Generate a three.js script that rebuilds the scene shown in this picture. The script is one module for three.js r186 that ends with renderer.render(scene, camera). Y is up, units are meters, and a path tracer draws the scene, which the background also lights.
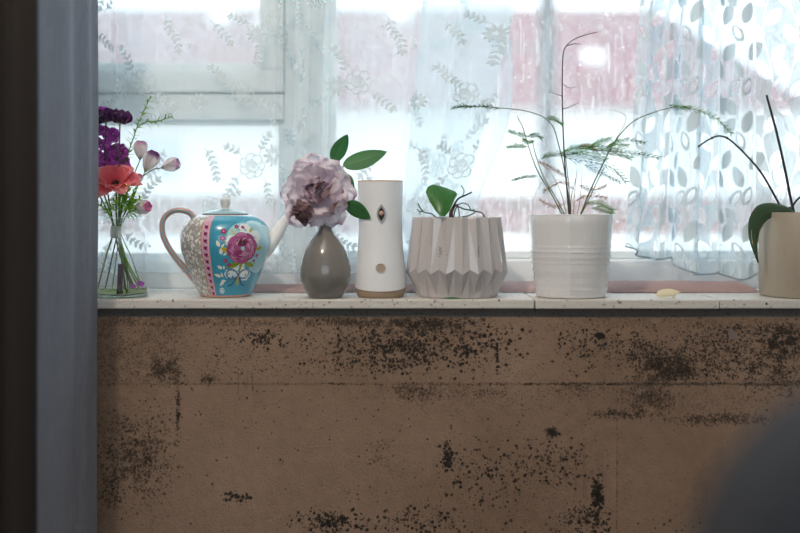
import * as THREE from 'three';
import { RoundedBoxGeometry } from 'three/addons/geometries/RoundedBoxGeometry.js';
import { mergeGeometries, toCreasedNormals } from 'three/addons/utils/BufferGeometryUtils.js';
import { ImprovedNoise } from 'three/addons/math/ImprovedNoise.js';

// ---------------------------------------------------------------- camera, sky, exposure
// Origin: the front top edge of the window sill. x right, y up, z into the room (towards the camera).
const EYE = { y: 0.135, z: 1.64, f: 1111, cx: 400, cy: 208 };
const scene = new THREE.Scene();
const camera = new THREE.PerspectiveCamera(2 * Math.atan(533 / 2 / EYE.f) * 180 / Math.PI, 800 / 533, 0.05, 200);
camera.position.set(0, EYE.y, EYE.z);
camera.setViewOffset(800, 533, 0, 266.5 - EYE.cy, 800, 533);      // a lens shifted down, so that uprights stay upright
camera.focus = 1.665;
camera.userData.fStop = 1.7;
scene.add(camera);
scene.background = new THREE.Color(0.82, 0.97, 1.05);                // even overcast sky
scene.backgroundIntensity = 2.3;
const renderer = new THREE.WebGLRenderer({ antialias: true });
renderer.toneMapping = THREE.LinearToneMapping;
renderer.toneMappingExposure = 1.0;
renderer.shadowMap.enabled = true;
const LAMP = { at: new THREE.Vector3(-0.445, 1.2, 1.05), power: 2.5 };   // the ceiling lamp, built with the room

// ---------------------------------------------------------------- helpers
const V = (x, y, z) => new THREE.Vector3(x, y, z);
// where a measured point of the place lies once its distance from the window wall is known (metres)
const spot = (px, py, z) => V((px - EYE.cx) * (EYE.z - z) / EYE.f, EYE.y - (py - EYE.cy) * (EYE.z - z) / EYE.f, z);
function rng(seed) { let a = seed >>> 0; return () => { a = (a + 0x6D2B79F5) | 0; let t = Math.imul(a ^ (a >>> 15), 1 | a); t = (t + Math.imul(t ^ (t >>> 7), 61 | t)) ^ t; return ((t ^ (t >>> 14)) >>> 0) / 4294967296; }; }
const noise = new ImprovedNoise();
const fbm = (x, y, z = 0.5, o = 4) => { let s = 0, a = 0.5; for (let i = 0; i < o; i++) { s += a * noise.noise(x, y, z + i * 7.3); x *= 2; y *= 2; a *= 0.5; } return s; };
const lerp = THREE.MathUtils.lerp, clamp = THREE.MathUtils.clamp, smooth = THREE.MathUtils.smoothstep;
const taken = new Map();
function numbered(name) { const n = taken.get(name) || 0; taken.set(name, n + 1); return n ? `${name}_${String(n).padStart(3, '0')}` : name; }
function mesh(name, geometry, material, parent) {
  const m = new THREE.Mesh(geometry, material);
  m.name = parent && parent !== scene ? name : numbered(name);
  m.castShadow = m.receiveShadow = true;
  (parent || scene).add(m);
  return m;
}
function thing(name, label, category, at = V(0, 0, 0), group) {
  const o = new THREE.Group(); o.name = numbered(name); o.position.copy(at);
  o.userData = { label, category }; if (group) o.userData.group = group;
  scene.add(o); return o;
}
function struct(name, geometry, material, label, category) {
  const o = geometry ? mesh(name, geometry, material) : new THREE.Group();
  if (!geometry) { o.name = numbered(name); scene.add(o); }
  o.userData = { kind: 'structure', label, category };
  return o;
}
const tag = (o, label, category, group) => { Object.assign(o.userData, { label, category }); if (group) o.userData.group = group; return o; };
// a box given by its bounds
function box(x0, x1, y0, y1, z0, z1, r = 0) {
  const w = x1 - x0, h = y1 - y0, d = z1 - z0;
  const g = r ? new RoundedBoxGeometry(w, h, d, 2, Math.min(r, w / 2.1, h / 2.1, d / 2.1)) : new THREE.BoxGeometry(w, h, d);
  return g.translate((x0 + x1) / 2, (y0 + y1) / 2, (z0 + z1) / 2);
}
// uv in metres, by the side a face points to
function metreUV(g, sx = 1, sy = sx, ox = 0, oy = 0) {
  const p = g.attributes.position, n = g.attributes.normal, uv = new Float32Array(p.count * 2);
  for (let i = 0; i < p.count; i++) {
    const ax = Math.abs(n.getX(i)), ay = Math.abs(n.getY(i)), az = Math.abs(n.getZ(i));
    const [u, v] = az >= ax && az >= ay ? [p.getX(i), p.getY(i)] : ay >= ax ? [p.getX(i), p.getZ(i)] : [p.getZ(i), p.getY(i)];
    uv[2 * i] = (u - ox) * sx; uv[2 * i + 1] = (v - oy) * sy;
  }
  g.setAttribute('uv', new THREE.BufferAttribute(uv, 2)); return g;
}
// grid surface from f(u, v) -> Vector3, u and v from 0 to 1
function sheet(nu, nv, f, uvf) {
  const pos = [], uv = [], idx = [];
  for (let j = 0; j <= nv; j++) for (let i = 0; i <= nu; i++) {
    const u = i / nu, v = j / nv, p = f(u, v); pos.push(p.x, p.y, p.z);
    const t = uvf ? uvf(u, v, p) : [u, v]; uv.push(t[0], t[1]);
  }
  for (let j = 0; j < nv; j++) for (let i = 0; i < nu; i++) { const a = j * (nu + 1) + i, b = a + nu + 1; idx.push(a, a + 1, b, a + 1, b + 1, b); }
  const g = new THREE.BufferGeometry();
  g.setAttribute('position', new THREE.Float32BufferAttribute(pos, 3));
  g.setAttribute('uv', new THREE.Float32BufferAttribute(uv, 2));
  g.setIndex(idx); g.computeVertexNormals(); return g;
}
// round tube along points; radius may be a number or a function of t; flat squashes it along its binormal
function tube(points, radius, seg = 24, sides = 7, flat = 1) {
  const c = new THREE.CatmullRomCurve3(points, false, 'centripetal'), fr = c.computeFrenetFrames(seg, false);
  const R = typeof radius === 'function' ? radius : () => radius, pos = [], uv = [], idx = [];
  for (let i = 0; i <= seg; i++) {
    const t = i / seg, p = c.getPointAt(t), r = R(t);
    for (let k = 0; k <= sides; k++) {
      const a = k / sides * 2 * Math.PI, q = p.clone().addScaledVector(fr.normals[i], Math.cos(a) * r).addScaledVector(fr.binormals[i], Math.sin(a) * r * flat);
      pos.push(q.x, q.y, q.z); uv.push(k / sides, t);
    }
  }
  const n = sides + 1;
  for (let i = 0; i < seg; i++) for (let k = 0; k < sides; k++) { const a = i * n + k, b = a + n; idx.push(a, a + 1, b, a + 1, b + 1, b); }
  for (const [ring, flip] of [[0, 1], [seg, 0]]) {
    const p = c.getPointAt(ring / seg), at = pos.length / 3; pos.push(p.x, p.y, p.z); uv.push(0.5, ring / seg);
    for (let k = 0; k < sides; k++) { const a = ring * n + k; flip ? idx.push(at, a + 1, a) : idx.push(at, a, a + 1); }
  }
  const g = new THREE.BufferGeometry();
  g.setAttribute('position', new THREE.Float32BufferAttribute(pos, 3));
  g.setAttribute('uv', new THREE.Float32BufferAttribute(uv, 2));
  g.setIndex(idx); g.computeVertexNormals(); return g;
}
// profile points [r, y] smoothed and spaced evenly along their length
function profile(pts, n = 60, sharp = false) {
  if (sharp) return pts.map(([x, y]) => new THREE.Vector2(x, y));
  const c = new THREE.SplineCurve(pts.map(([x, y]) => new THREE.Vector2(x, y)));
  c.arcLengthDivisions = 400; return c.getSpacedPoints(n).map((p) => (p.x = Math.max(p.x, 0), p));
}
const lathe = (pts, seg = 72) => new THREE.LatheGeometry(pts, seg);
// petal or leaf: grows along +y from the origin, bends towards +z
function petal({ len = 0.03, wide = 0.012, peak = 0.6, round = 0.6, curl = 0.5, cup = 0.3, crease = 0, ruffle = 0, waves = 5, twist = 0, seed = 1, nu = 8, nv = 10, stalk = 0.04, tint }) {
  const k = Math.log(0.5) / Math.log(peak), R = rng(seed), p1 = R() * 6, p2 = R() * 6, line = [[0, 0]];
  for (let j = 1; j <= nv; j++) { const a = curl * (j - 0.5) / nv * 1.0; line.push([line[j - 1][0] + Math.cos(a) * len / nv, line[j - 1][1] + Math.sin(a) * len / nv]); }
  const g = sheet(nu, nv, (u, v) => {
    const s = u * 2 - 1, j = Math.round(v * nv), w = wide * (Math.pow(Math.max(0, Math.sin(Math.PI * Math.pow(v, k))), round) + stalk * (1 - v));
    const rf = ruffle * wide * v * v * (Math.sin(waves * s + p1) * 0.6 + 0.5 * Math.sin(waves * 1.9 * s + p2)) * (0.3 + Math.abs(s));
    const x = s * w * (1 + 0.1 * ruffle * Math.sin(9 * v + p2)), z = line[j][1] - cup * w * s * s + crease * w * Math.abs(s) + rf, a = twist * v;
    return V(x * Math.cos(a) - z * Math.sin(a), line[j][0] + rf * 0.4, x * Math.sin(a) + z * Math.cos(a));
  });
  if (tint) {
    const n = g.attributes.uv.count, col = new Float32Array(n * 3);
    for (let i = 0; i < n; i++) { const c = tint(g.attributes.uv.getX(i), g.attributes.uv.getY(i), R()); col.set([c.r, c.g, c.b], 3 * i); }
    g.setAttribute('color', new THREE.BufferAttribute(col, 3));
  }
  return g;
}
const UPV = V(0, 1, 0);
// put a mesh that grows along +y at a place, leaning: axis = the flower's axis, turn = round the axis, tilt = away from it
function grow(name, g, m, parent, at, axis, turn, tilt, out = 0, scale = 1) {
  const o = mesh(name, g, m, parent);
  const q = new THREE.Quaternion().setFromUnitVectors(UPV, axis.clone().normalize());
  q.multiply(new THREE.Quaternion().setFromAxisAngle(UPV, turn));
  o.position.copy(at).add(V(0, 0, out).applyQuaternion(q));
  q.multiply(new THREE.Quaternion().setFromAxisAngle(V(1, 0, 0), tilt));
  o.quaternion.copy(q); o.scale.setScalar(scale); return o;
}
const C = (hex) => new THREE.Color(hex);
const std = (color, roughness = 0.7, extra = {}) => new THREE.MeshPhysicalMaterial({ color: typeof color === 'number' || typeof color === 'string' ? C(color) : color, roughness, ...extra });
const thin = (color, through = 0.4, extra = {}) => std(color, 0.95, { side: THREE.DoubleSide, transmission: through, thickness: 0, ...extra });
function canvas(w, h, draw, srgb = true, repeat = true) {
  const c = document.createElement('canvas'); c.width = w; c.height = h;
  draw(c.getContext('2d'), w, h);
  const t = new THREE.CanvasTexture(c); if (srgb) t.colorSpace = THREE.SRGBColorSpace;
  t.wrapS = t.wrapT = repeat ? THREE.RepeatWrapping : THREE.ClampToEdgeWrapping; return t;
}
// grey or coloured texture from f(u, v) -> number or [r, g, b] in 0..1
function field(w, h, f, srgb = false) {
  const d = new Uint8Array(w * h * 4);
  for (let j = 0; j < h; j++) for (let i = 0; i < w; i++) {
    const c = f(i / w, j / h), k = 4 * (j * w + i), a = typeof c === 'number' ? [c, c, c] : c;
    for (let q = 0; q < 3; q++) d[k + q] = clamp(a[q], 0, 1) * 255; d[k + 3] = 255;
  }
  const t = new THREE.DataTexture(d, w, h); t.magFilter = THREE.LinearFilter; t.minFilter = THREE.LinearFilter;
  if (srgb) t.colorSpace = THREE.SRGBColorSpace; t.wrapS = t.wrapT = THREE.RepeatWrapping; t.needsUpdate = true; return t;
}
// noise that repeats over the unit square
function tileNoise(n, seed) {
  const R = rng(seed), g = Float32Array.from({ length: n * n }, () => R());
  return (u, v) => { const x = (u % 1 + 1) % 1 * n, y = (v % 1 + 1) % 1 * n, i = Math.floor(x), j = Math.floor(y), a = x - i, b = y - j, s = a * a * (3 - 2 * a), t = b * b * (3 - 2 * b), q = (p, r) => g[(r % n) * n + p % n]; return lerp(lerp(q(i, j), q(i + 1, j), s), lerp(q(i, j + 1), q(i + 1, j + 1), s), t); };
}

// ---------------------------------------------------------------- the room
const FLOOR = -0.92, CEIL = 1.5, X0 = -1.9, X1 = 1.9, ZB = 3.5, WF = -0.012;      // WF: face of the window wall
const OX0 = -0.8, OX1 = 1.25, OY1 = 1.2;                                          // the window opening
const paintGrain = (() => { const a = tileNoise(64, 3), b = tileNoise(200, 4); return field(512, 512, (u, v) => 0.5 * a(u, v) + 0.5 * b(u, v)); })();
const plaster = std(0xd3d4d4, 0.9, { bumpMap: paintGrain, bumpScale: 0.0006 });
const whitePaint = std(0xe2e4e6, 0.9, { bumpMap: paintGrain, bumpScale: 0.0004 });
const floorWood = (() => {
  const a = tileNoise(6, 8), b = tileNoise(180, 9);
  return std(0xffffff, 0.55, { map: field(512, 512, (u, v) => { const n = 0.6 * a(u * 3, v * 0.4) + 0.4 * b(u, v * 0.06); return [0.40 + 0.14 * n, 0.37 + 0.13 * n, 0.34 + 0.12 * n]; }, true) });
})();
struct('floor', metreUV(box(X0 - 0.2, X1 + 0.2, FLOOR - 0.15, FLOOR, -0.27, ZB + 0.2)), floorWood, 'grey-brown wooden floor of the room', 'floor');
struct('ceiling', metreUV(box(X0 - 0.2, X1 + 0.2, CEIL, CEIL + 0.15, -0.27, ZB + 0.2)), whitePaint, 'white painted ceiling of the room', 'ceiling');
struct('wall_left', metreUV(box(X0 - 0.2, X0, FLOOR, CEIL, -0.262, ZB)), plaster, 'plain cream side wall beyond the dark curtains', 'wall');
struct('wall_right', metreUV(box(X1, X1 + 0.2, FLOOR, CEIL, -0.262, ZB)), plaster, 'plain cream side wall right of the window', 'wall');
const wallBack = struct('wall_back', null, null, 'plain cream wall facing the window, with a wide window', 'wall');
const BX0 = -1.05, BX1 = 1.15, BY0 = -0.1, BY1 = 1.2;              // a wide window behind the camera: it lights the fronts of the things on the sill
for (const b of [[X0 - 0.2, BX0, FLOOR, CEIL], [BX1, X1 + 0.2, FLOOR, CEIL], [BX0, BX1, FLOOR, BY0], [BX0, BX1, BY1, CEIL]]) mesh('masonry', metreUV(box(...b, ZB, ZB + 0.2)), plaster, wallBack);

// the window wall: masonry round the opening, and under the sill paper sheets spotted with mould
const wallFront = struct('wall_front', null, null, 'mould-spotted tan papered wall under the window sill', 'wall');
mesh('masonry', metreUV(box(X0, OX0, FLOOR, CEIL, -0.262, WF)), plaster, wallFront);
mesh('masonry', metreUV(box(OX1, X1, FLOOR, CEIL, -0.262, WF)), plaster, wallFront);
mesh('masonry', metreUV(box(OX0, OX1, OY1, CEIL, -0.262, WF)), plaster, wallFront);
mesh('masonry', metreUV(box(OX0, OX1, FLOOR, -0.0145, -0.262, WF - 0.003)), plaster, wallFront);

const mould = (() => {
  const M = 0.001487, S = 1365;                                      // metres per measured unit on this wall, texture pixels per metre
  const tx = (px) => ((px - 400) * M + 0.8) * S, ty = (py) => -(EYE.y - (py - 208) * M) * S;
  const W = 2048, H = 1240, k = M * S;
  return canvas(W, H, (c) => {
    const R = rng(77), G = () => (R() + R() + R() + R() - 2) / 1.15;
    const im = c.createImageData(W, H), d = im.data;
    for (let j = 0; j < H; j++) for (let i = 0; i < W; i++) {
      const n = fbm(i / 260, j / 260, 1.3, 4), m = fbm(i / 24, j / 24, 4.1, 3), e = R() - 0.5, q = 4 * (j * W + i);
      const t = 1 + 0.16 * n + 0.1 * m + 0.05 * e;
      d[q] = 139 * t; d[q + 1] = (115 + 2 * n) * t; d[q + 2] = (97 + 5 * n) * t; d[q + 3] = 255;
    }
    c.putImageData(im, 0, 0);
    const dot = (px, py, r, a, tone = 0) => {
      const x = tx(px), y = ty(py), s = r * k; c.fillStyle = `rgba(${24 + tone},${18 + tone * 0.8},${14 + tone * 0.62},${a})`; c.beginPath();
      const n = s > 2 ? 9 : 6, o = R() * 6;
      for (let i = 0; i < n; i++) { const q = o + i / n * 6.283, b = s * (0.6 + 0.65 * R()); i ? c.lineTo(x + Math.cos(q) * b, y + Math.sin(q) * b) : c.moveTo(x + Math.cos(q) * b, y + Math.sin(q) * b); }
      c.fill();
    };
    // a colony: gaussian round (cx, cy) or even in a rectangle, broken up by noise
    const colony = (cx, cy, sx, sy, n, r0, r1, a0 = 0.45, a1 = 0.9, flat = false, tone = 0) => {
      for (let i = 0, tries = 0; i < n && tries < n * 6; tries++) {
        const wide = tone && n > 800 && !flat ? 1.3 : 1, x = cx + (flat ? (R() * 2 - 1) * sx + G() * sx * 0.22 : G() * sx * wide), y = cy + (flat ? (R() * 2 - 1) * sy + G() * sy * 0.22 : G() * sy * wide);
        if (y < 309.5 || tone < 27 && fbm(x / 9, y / 9, 9.2, 3) + 0.2 < R() * 0.5 - 0.15) continue;
        const p = Math.pow(R(), 3.4); dot(x, y, lerp(r0, r1, p) * 0.88, lerp(a0, a1, R()) * (tone ? 0.8 : 1), tone * (0.6 + R())); i += tone ? 1.15 : 0.85;
      }
    };
    // brownish film of fine spores, then spots
    colony(450, 350, 360, 33, 9000, 0.4, 1.0, 0.12, 0.42, true, 34);
    colony(520, 402, 110, 14, 3000, 0.4, 1.1, 0.12, 0.4, false, 36);
    colony(560, 480, 70, 50, 4200, 0.4, 1.2, 0.12, 0.4, false, 34);
    colony(130, 455, 34, 70, 3200, 0.4, 1.2, 0.14, 0.42, true, 30);
    colony(380, 480, 90, 50, 2200, 0.4, 1.1, 0.12, 0.36, false, 36);
    colony(330, 540, 200, 30, 2400, 0.5, 1.3, 0.14, 0.42, true, 30);
    colony(690, 395, 70, 18, 3200, 0.4, 1.2, 0.14, 0.42, true, 30);
    colony(445, 392, 70, 9, 1400, 0.4, 1.2, 0.16, 0.46, false, 28);
    colony(138, 350, 44, 32, 4200, 0.5, 1.2, 0.2, 0.55, true, 26);
    colony(166, 371, 13, 10, 900, 0.5, 1.5, 0.3, 0.7, false, 14);
    colony(208, 379, 11, 4, 230, 0.5, 1.5, 0.35, 0.75, false, 14);
    colony(135, 458, 28, 30, 2600, 0.5, 1.9, 0.3, 0.8, false, 16);
    colony(112, 490, 12, 22, 500, 0.5, 1.6, 0.3, 0.7, false, 16);
    colony(118, 425, 18, 16, 420, 0.5, 1.2, 0.2, 0.5, false, 24);
    colony(270, 321, 165, 5, 3800, 0.45, 1.1, 0.25, 0.6, true, 24);
    colony(425, 326, 34, 7, 2300, 0.5, 1.5, 0.3, 0.75, false, 10);
    colony(350, 322, 40, 4, 900, 0.5, 1.3, 0.3, 0.65, false, 16);
    colony(385, 348, 75, 24, 1100, 0.5, 1.9, 0.5, 0.95);
    colony(405, 350, 30, 18, 500, 0.5, 1.6, 0.4, 0.85);
    colony(470, 345, 55, 26, 430, 0.6, 2.3, 0.6, 0.95);
    colony(262, 338, 24, 9, 150, 0.6, 1.9, 0.6, 0.95);
    colony(300, 350, 90, 26, 700, 0.4, 1.2, 0.4, 0.8, true);
    colony(590, 345, 34, 24, 330, 0.5, 1.8, 0.5, 0.95);
    colony(600, 336, 4, 3, 55, 0.9, 2.0, 0.75, 0.98);
    colony(467, 353, 2, 4, 16, 0.9, 1.8, 0.8, 0.98);
    colony(497, 358, 1.1, 14, 46, 0.7, 1.5, 0.6, 0.9);
    colony(668, 366, 22, 13, 3000, 0.5, 1.7, 0.3, 0.75, false, 12);
    colony(650, 396, 20, 15, 1700, 0.5, 1.6, 0.25, 0.6, false, 18);
    colony(640, 350, 22, 20, 480, 0.5, 1.5, 0.4, 0.8);
    colony(735, 352, 55, 26, 2200, 0.5, 1.5, 0.35, 0.8, true);
    colony(785, 342, 16, 13, 1700, 0.5, 1.7, 0.35, 0.8, false, 10);
    colony(780, 378, 26, 18, 1300, 0.5, 1.6, 0.3, 0.7, false, 14);
    colony(725, 419, 38, 4.5, 1200, 0.5, 1.5, 0.3, 0.7, false, 14);
    colony(620, 414, 30, 5, 500, 0.5, 1.6, 0.3, 0.7, false, 14);
    colony(690, 322, 110, 6, 1100, 0.45, 1.1, 0.25, 0.6, true, 22);
    colony(415, 392, 26, 9, 620, 0.5, 1.5, 0.3, 0.7, false, 22);
    colony(480, 392, 40, 7, 360, 0.5, 1.3, 0.3, 0.65, false, 22);
    colony(575, 390, 30, 8, 430, 0.5, 1.3, 0.3, 0.65, false, 22);
    colony(552, 432, 6.5, 4.5, 420, 0.5, 1.6, 0.35, 0.75, false, 10);
    colony(448, 455, 5, 14, 90, 0.8, 2.6, 0.6, 0.95);
    colony(460, 470, 22, 34, 130, 0.6, 2.4, 0.5, 0.95);
    colony(500, 475, 34, 34, 200, 0.5, 2.1, 0.5, 0.95);
    colony(555, 462, 38, 30, 330, 0.5, 2.0, 0.45, 0.9);
    colony(597, 500, 6, 20, 330, 0.6, 2.2, 0.45, 0.9);
    colony(585, 520, 22, 14, 240, 0.6, 2.0, 0.45, 0.9);
    colony(330, 522, 36, 12, 240, 0.7, 2.6, 0.6, 0.95);
    colony(420, 520, 40, 14, 150, 0.6, 2.2, 0.5, 0.95);
    colony(238, 497, 14, 5, 60, 0.7, 2.2, 0.6, 0.95);
    colony(382, 452, 14, 16, 150, 0.5, 1.3, 0.3, 0.7, false, 20);
    colony(178, 410, 2.2, 26, 150, 0.6, 1.4, 0.4, 0.8);
    colony(560, 560, 240, 40, 900, 0.6, 2.2, 0.4, 0.9, true);
    colony(330, 450, 210, 70, 420, 0.4, 1.5, 0.4, 0.85, true);
    colony(400, 345, 300, 35, 1700, 0.35, 0.9, 0.4, 0.8, true);
    colony(655, 470, 30, 50, 60, 0.4, 1.0, 0.3, 0.6, true);
    // spores caught along the paper joints
    for (let i = 0; i < 1900; i++) { const x = 70 + R() * 760, w = x > 490 ? 0.75 : 0.22; if (R() < w * clamp(0.55 + 2.2 * fbm(x / 22, 3.3, 1, 3), 0, 1)) dot(x, 384 + G() * (x > 490 ? 1.5 : 0.8), 0.4 + R() * 0.9, 0.35 + 0.4 * R(), 10); }
    for (let i = 0; i < 120; i++) dot(617 + G() * 0.6, 312 + R() * 260, 0.35 + R() * 0.5, 0.3 + 0.4 * R(), 8);
    // runs and hairline cracks
    c.lineCap = 'round';
    for (const [x, y, l, n, a] of [[565, 450, 30, 4, 0.14], [592, 450, 45, 6, 0.14], [240, 362, 20, 3, 0.3], [412, 386, 16, 6, 0.14], [705, 480, 30, 8, 0.12], [665, 385, 25, 7, 0.16]])
      for (let i = 0; i < n; i++) { let px = x + G() * 14, py = y + R() * 12; c.strokeStyle = `rgba(52,40,28,${a * (0.5 + R())})`; c.lineWidth = (0.5 + R() * 0.8) * k; c.beginPath(); c.moveTo(tx(px), ty(py)); for (let s = 0; s < 6; s++) { px += G() * 0.8; py += l / 6; c.lineTo(tx(px), ty(py)); } c.stroke(); }
    for (const [x, y, rx, ry] of [[268, 398, 14, 7], [418, 398, 10, 8], [352, 366, 5, 6], [664, 392, 6, 9]]) { c.strokeStyle = 'rgba(60,46,32,0.28)'; c.lineWidth = 0.6 * k; c.beginPath(); for (let i = 0; i <= 22; i++) { const q = i / 22 * 5.2, b = 1 + 0.15 * G(); i ? c.lineTo(tx(x + Math.cos(q) * rx * b), ty(y + Math.sin(q) * ry * b)) : c.moveTo(tx(x + Math.cos(q) * rx), ty(y)); } c.stroke(); }
    // a chip in the paint and an olive stain
    c.fillStyle = 'rgba(122,110,108,0.9)'; c.beginPath(); for (const [i, [x, y]] of [[728, 328], [733, 329], [735, 333], [739, 336], [737, 340], [730, 339], [728, 335]].entries()) i ? c.lineTo(tx(x), ty(y)) : c.moveTo(tx(x), ty(y)); c.fill();
    colony(705, 488, 16, 20, 1500, 0.6, 1.6, 0.06, 0.16, false, 60);
  }, true, false);
})();
const wallGrain = (() => { const a = tileNoise(40, 5), b = tileNoise(110, 6), e = tileNoise(14, 7); return field(1024, 1024, (u, v) => { const r = Math.abs(a(u + 0.02 * e(v, u), v * 1) - 0.5) * 2; return 0.5 * r + 0.3 * b(u, v) + 0.2 * a(v, u); }); })();
wallGrain.repeat.set(10, 7);
const mouldyPaper = std(0xffffff, 0.88, { map: mould, bumpMap: wallGrain, bumpScale: 0.0009 });
const TW = 2048 / 1365, TH = 1240 / 1365;                            // size of the mould texture in metres
const seamY = -0.1267, seamX = 0.3227;
for (const [x0, x1, y0, y1, face] of [[OX0, seamX - 0.0001, seamY + 0.0002, -0.0268, WF + 0.0003], [seamX + 0.0001, OX1, seamY + 0.0002, -0.0268, WF + 0.0002], [OX0, seamX - 0.0001, FLOOR, seamY - 0.0002, WF - 0.0002], [seamX + 0.0001, OX1, FLOOR, seamY - 0.0006, WF - 0.0003]])
  mesh('paper_sheet', metreUV(box(x0, x1, y0, y1, WF - 0.003, face, 0.0004), 1 / TW, 1 / TH, -0.8, -TH), mouldyPaper, wallFront);

// grey painted strip under the sill, its colour deepened with the sill's shadow, in three lengths
const stripPaintAndShade = (() => { const R = rng(66); return std(0xffffff, 0.8, { map: canvas(1024, 64, (c, w, h) => { c.fillStyle = '#5a5654'; c.fillRect(0, 0, w, h); for (let i = 0; i < 2600; i++) { c.fillStyle = R() < 0.6 ? `rgba(28,24,22,${0.5 * R()})` : `rgba(120,116,114,${0.35 * R()})`; c.beginPath(); c.ellipse(R() * w, R() * h, 0.7 + 2 * R() * R(), 0.6 + R(), 0, 0, 7); c.fill(); } }), bumpMap: paintGrain, bumpScale: 0.0004 }); })();
const strip = struct('trim_2', null, null, 'grey painted strip under the window sill, sill shadow in its colour', 'trim');
for (const [x0, x1, d] of [[OX0, 0.2005, 0.0009], [0.2012, 0.3222, 0.0006], [0.3229, OX1, 0.0008]]) mesh('strip_length', metreUV(box(x0, x1, -0.0268, -0.0145, WF - 0.003, WF + d, 0.0003), 1, 16), stripPaintAndShade, strip);

// the sill: three slabs, speckled
const sillTexture = (() => {
  const R = rng(12);
  return canvas(2048, 512, (c, w, h) => {
    c.fillStyle = '#cfcac4'; c.fillRect(0, 0, w, h);
    for (let i = 0; i < 14000; i++) { const t = R(), r = 0.5 + 2.6 * Math.pow(R(), 4); c.fillStyle = t < 0.45 ? `rgba(96,82,70,${0.15 + 0.35 * R()})` : t < 0.55 ? `rgba(30,24,20,${0.4 + 0.5 * R()})` : `rgba(235,228,220,${0.3 * R()})`; c.beginPath(); c.ellipse(R() * w, R() * h, r * (1 + R()), r, 0, 0, 7); c.fill(); }
    for (let i = 0; i < 50; i++) { c.strokeStyle = `rgba(100,84,70,${0.1 + 0.2 * R()})`; c.lineWidth = 0.5 + R(); c.beginPath(); let x = R() * w, y = R() * h; c.moveTo(x, y); for (let s = 0; s < 5; s++) c.lineTo(x += (R() - 0.3) * 40, y += (R() - 0.5) * 9); c.stroke(); }
  });
})();
const sillStone = std(0xffffff, 0.5, { map: sillTexture, bumpMap: paintGrain, bumpScale: 0.0005 });
const sill = struct('trim_1', null, null, 'cream speckled window sill of three slabs', 'window sill');
for (const [x0, x1, dy, dz] of [[OX0 + 0.001, 0.1985, 0, 0], [0.1999, 0.4715, -0.0004, 0.0012], [0.4726, OX1 - 0.001, 0.0003, -0.0006]]) {
  const g = metreUV(box(x0, x1, -0.014 + dy * 0.4, 0 + Math.min(dy, 0), -0.2, dz, 0.0022), 1, 3);
  mesh('slab', g, sillStone, sill);
}

// ---------------------------------------------------------------- the window
const pvc = std(0xf2f5f6, 0.35);
const condensation = (() => {
  const R = rng(21);
  return canvas(1024, 1024, (c, w, h) => {
    c.fillStyle = 'rgb(104,104,104)'; c.fillRect(0, 0, w, h);
    const a = tileNoise(60, 30), im = c.getImageData(0, 0, w, h), d = im.data;
    for (let j = 0; j < h; j++) for (let i = 0; i < w; i++) { const q = 4 * (j * w + i), n = 78 + 38 * a(i / w * 2, j / h) + (R() - 0.5) * 24; d[q] = d[q + 1] = d[q + 2] = n; }
    c.putImageData(im, 0, 0);
    for (let i = 0; i < 300; i++) { let x = R() * w, y = R() * h; c.strokeStyle = R() < 0.6 ? `rgba(20,20,20,${0.3 + 0.4 * R()})` : `rgba(220,220,220,${0.3 + 0.3 * R()})`; c.lineWidth = 1 + 2.4 * R(); c.beginPath(); c.moveTo(x, y); const l = 6 + 24 * R(); for (let s = 0; s < 8; s++) c.lineTo(x += (R() - 0.5) * 2.4, y += l); c.stroke(); }
    for (let i = 0; i < 2600; i++) { c.fillStyle = R() < 0.5 ? 'rgba(225,225,225,0.75)' : 'rgba(24,24,24,0.6)'; c.beginPath(); c.arc(R() * w, R() * h, 0.8 + 2.4 * R() * R(), 0, 7); c.fill(); }
  }, false);
})();
const wetGlass = new THREE.MeshPhysicalMaterial({ color: 0xffffff, transmission: 1, thickness: 0, ior: 1.5, roughness: 1, roughnessMap: condensation });
const win = struct('window_1', null, null, 'white plastic framed window steamed up with condensation', 'window');
const zf = -0.2;
const backWin = struct('window_2', null, null, 'white framed window in the wall behind the camera', 'window');
for (const b of [[BX0, BX1, BY0, BY0 + 0.06], [BX0, BX1, BY1 - 0.06, BY1], [BX0, BX0 + 0.06, BY0, BY1], [BX1 - 0.06, BX1, BY0, BY1], [-0.03, 0.05, BY0, BY1]]) mesh('frame', box(...b, ZB + 0.06, ZB + 0.12), pvc, backWin);
const bar = (name, x0, x1, y0, y1, front = zf, back = -0.26, r = 0.004) => mesh(name, box(x0, x1, y0, y1, back, front, r), pvc, win);
bar('frame_rail', OX0, OX1, 0, 0.05); bar('glazing_bead', -0.1076, 1.19, 0.05, 0.064, -0.213, -0.24); bar('glazing_bead', -0.74, -0.202, 0.05, 0.06, -0.213, -0.24);
bar('frame_rail', OX0, OX1, 1.13, OY1);
bar('frame_jamb', OX0, -0.74, 0.05, 1.13); bar('frame_jamb', 1.19, OX1, 0.05, 1.13);
bar('mullion', -0.192, -0.1176, 0.05, 1.13); bar('glazing_bead', -0.119, -0.1066, 0.05, 1.13, -0.211, -0.24); bar('glazing_bead', -0.203, -0.19, 0.05, 0.2785, -0.211, -0.24);
bar('transom', -0.74, -0.192, 0.281, 0.325); bar('glazing_bead', -0.74, -0.192, 0.2725, 0.281, -0.211, -0.24);
bar('sash_rail', -0.74, -0.192, 0.3262, 0.364, -0.192); bar('glazing_bead', -0.7, -0.22, 0.364, 0.377, -0.203, -0.24);
bar('sash_stile', -0.74, -0.7, 0.364, 1.1, -0.192); bar('sash_stile', -0.232, -0.192, 0.364, 1.1, -0.192); bar('sash_rail', -0.74, -0.192, 1.1, 1.13, -0.192);
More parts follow.
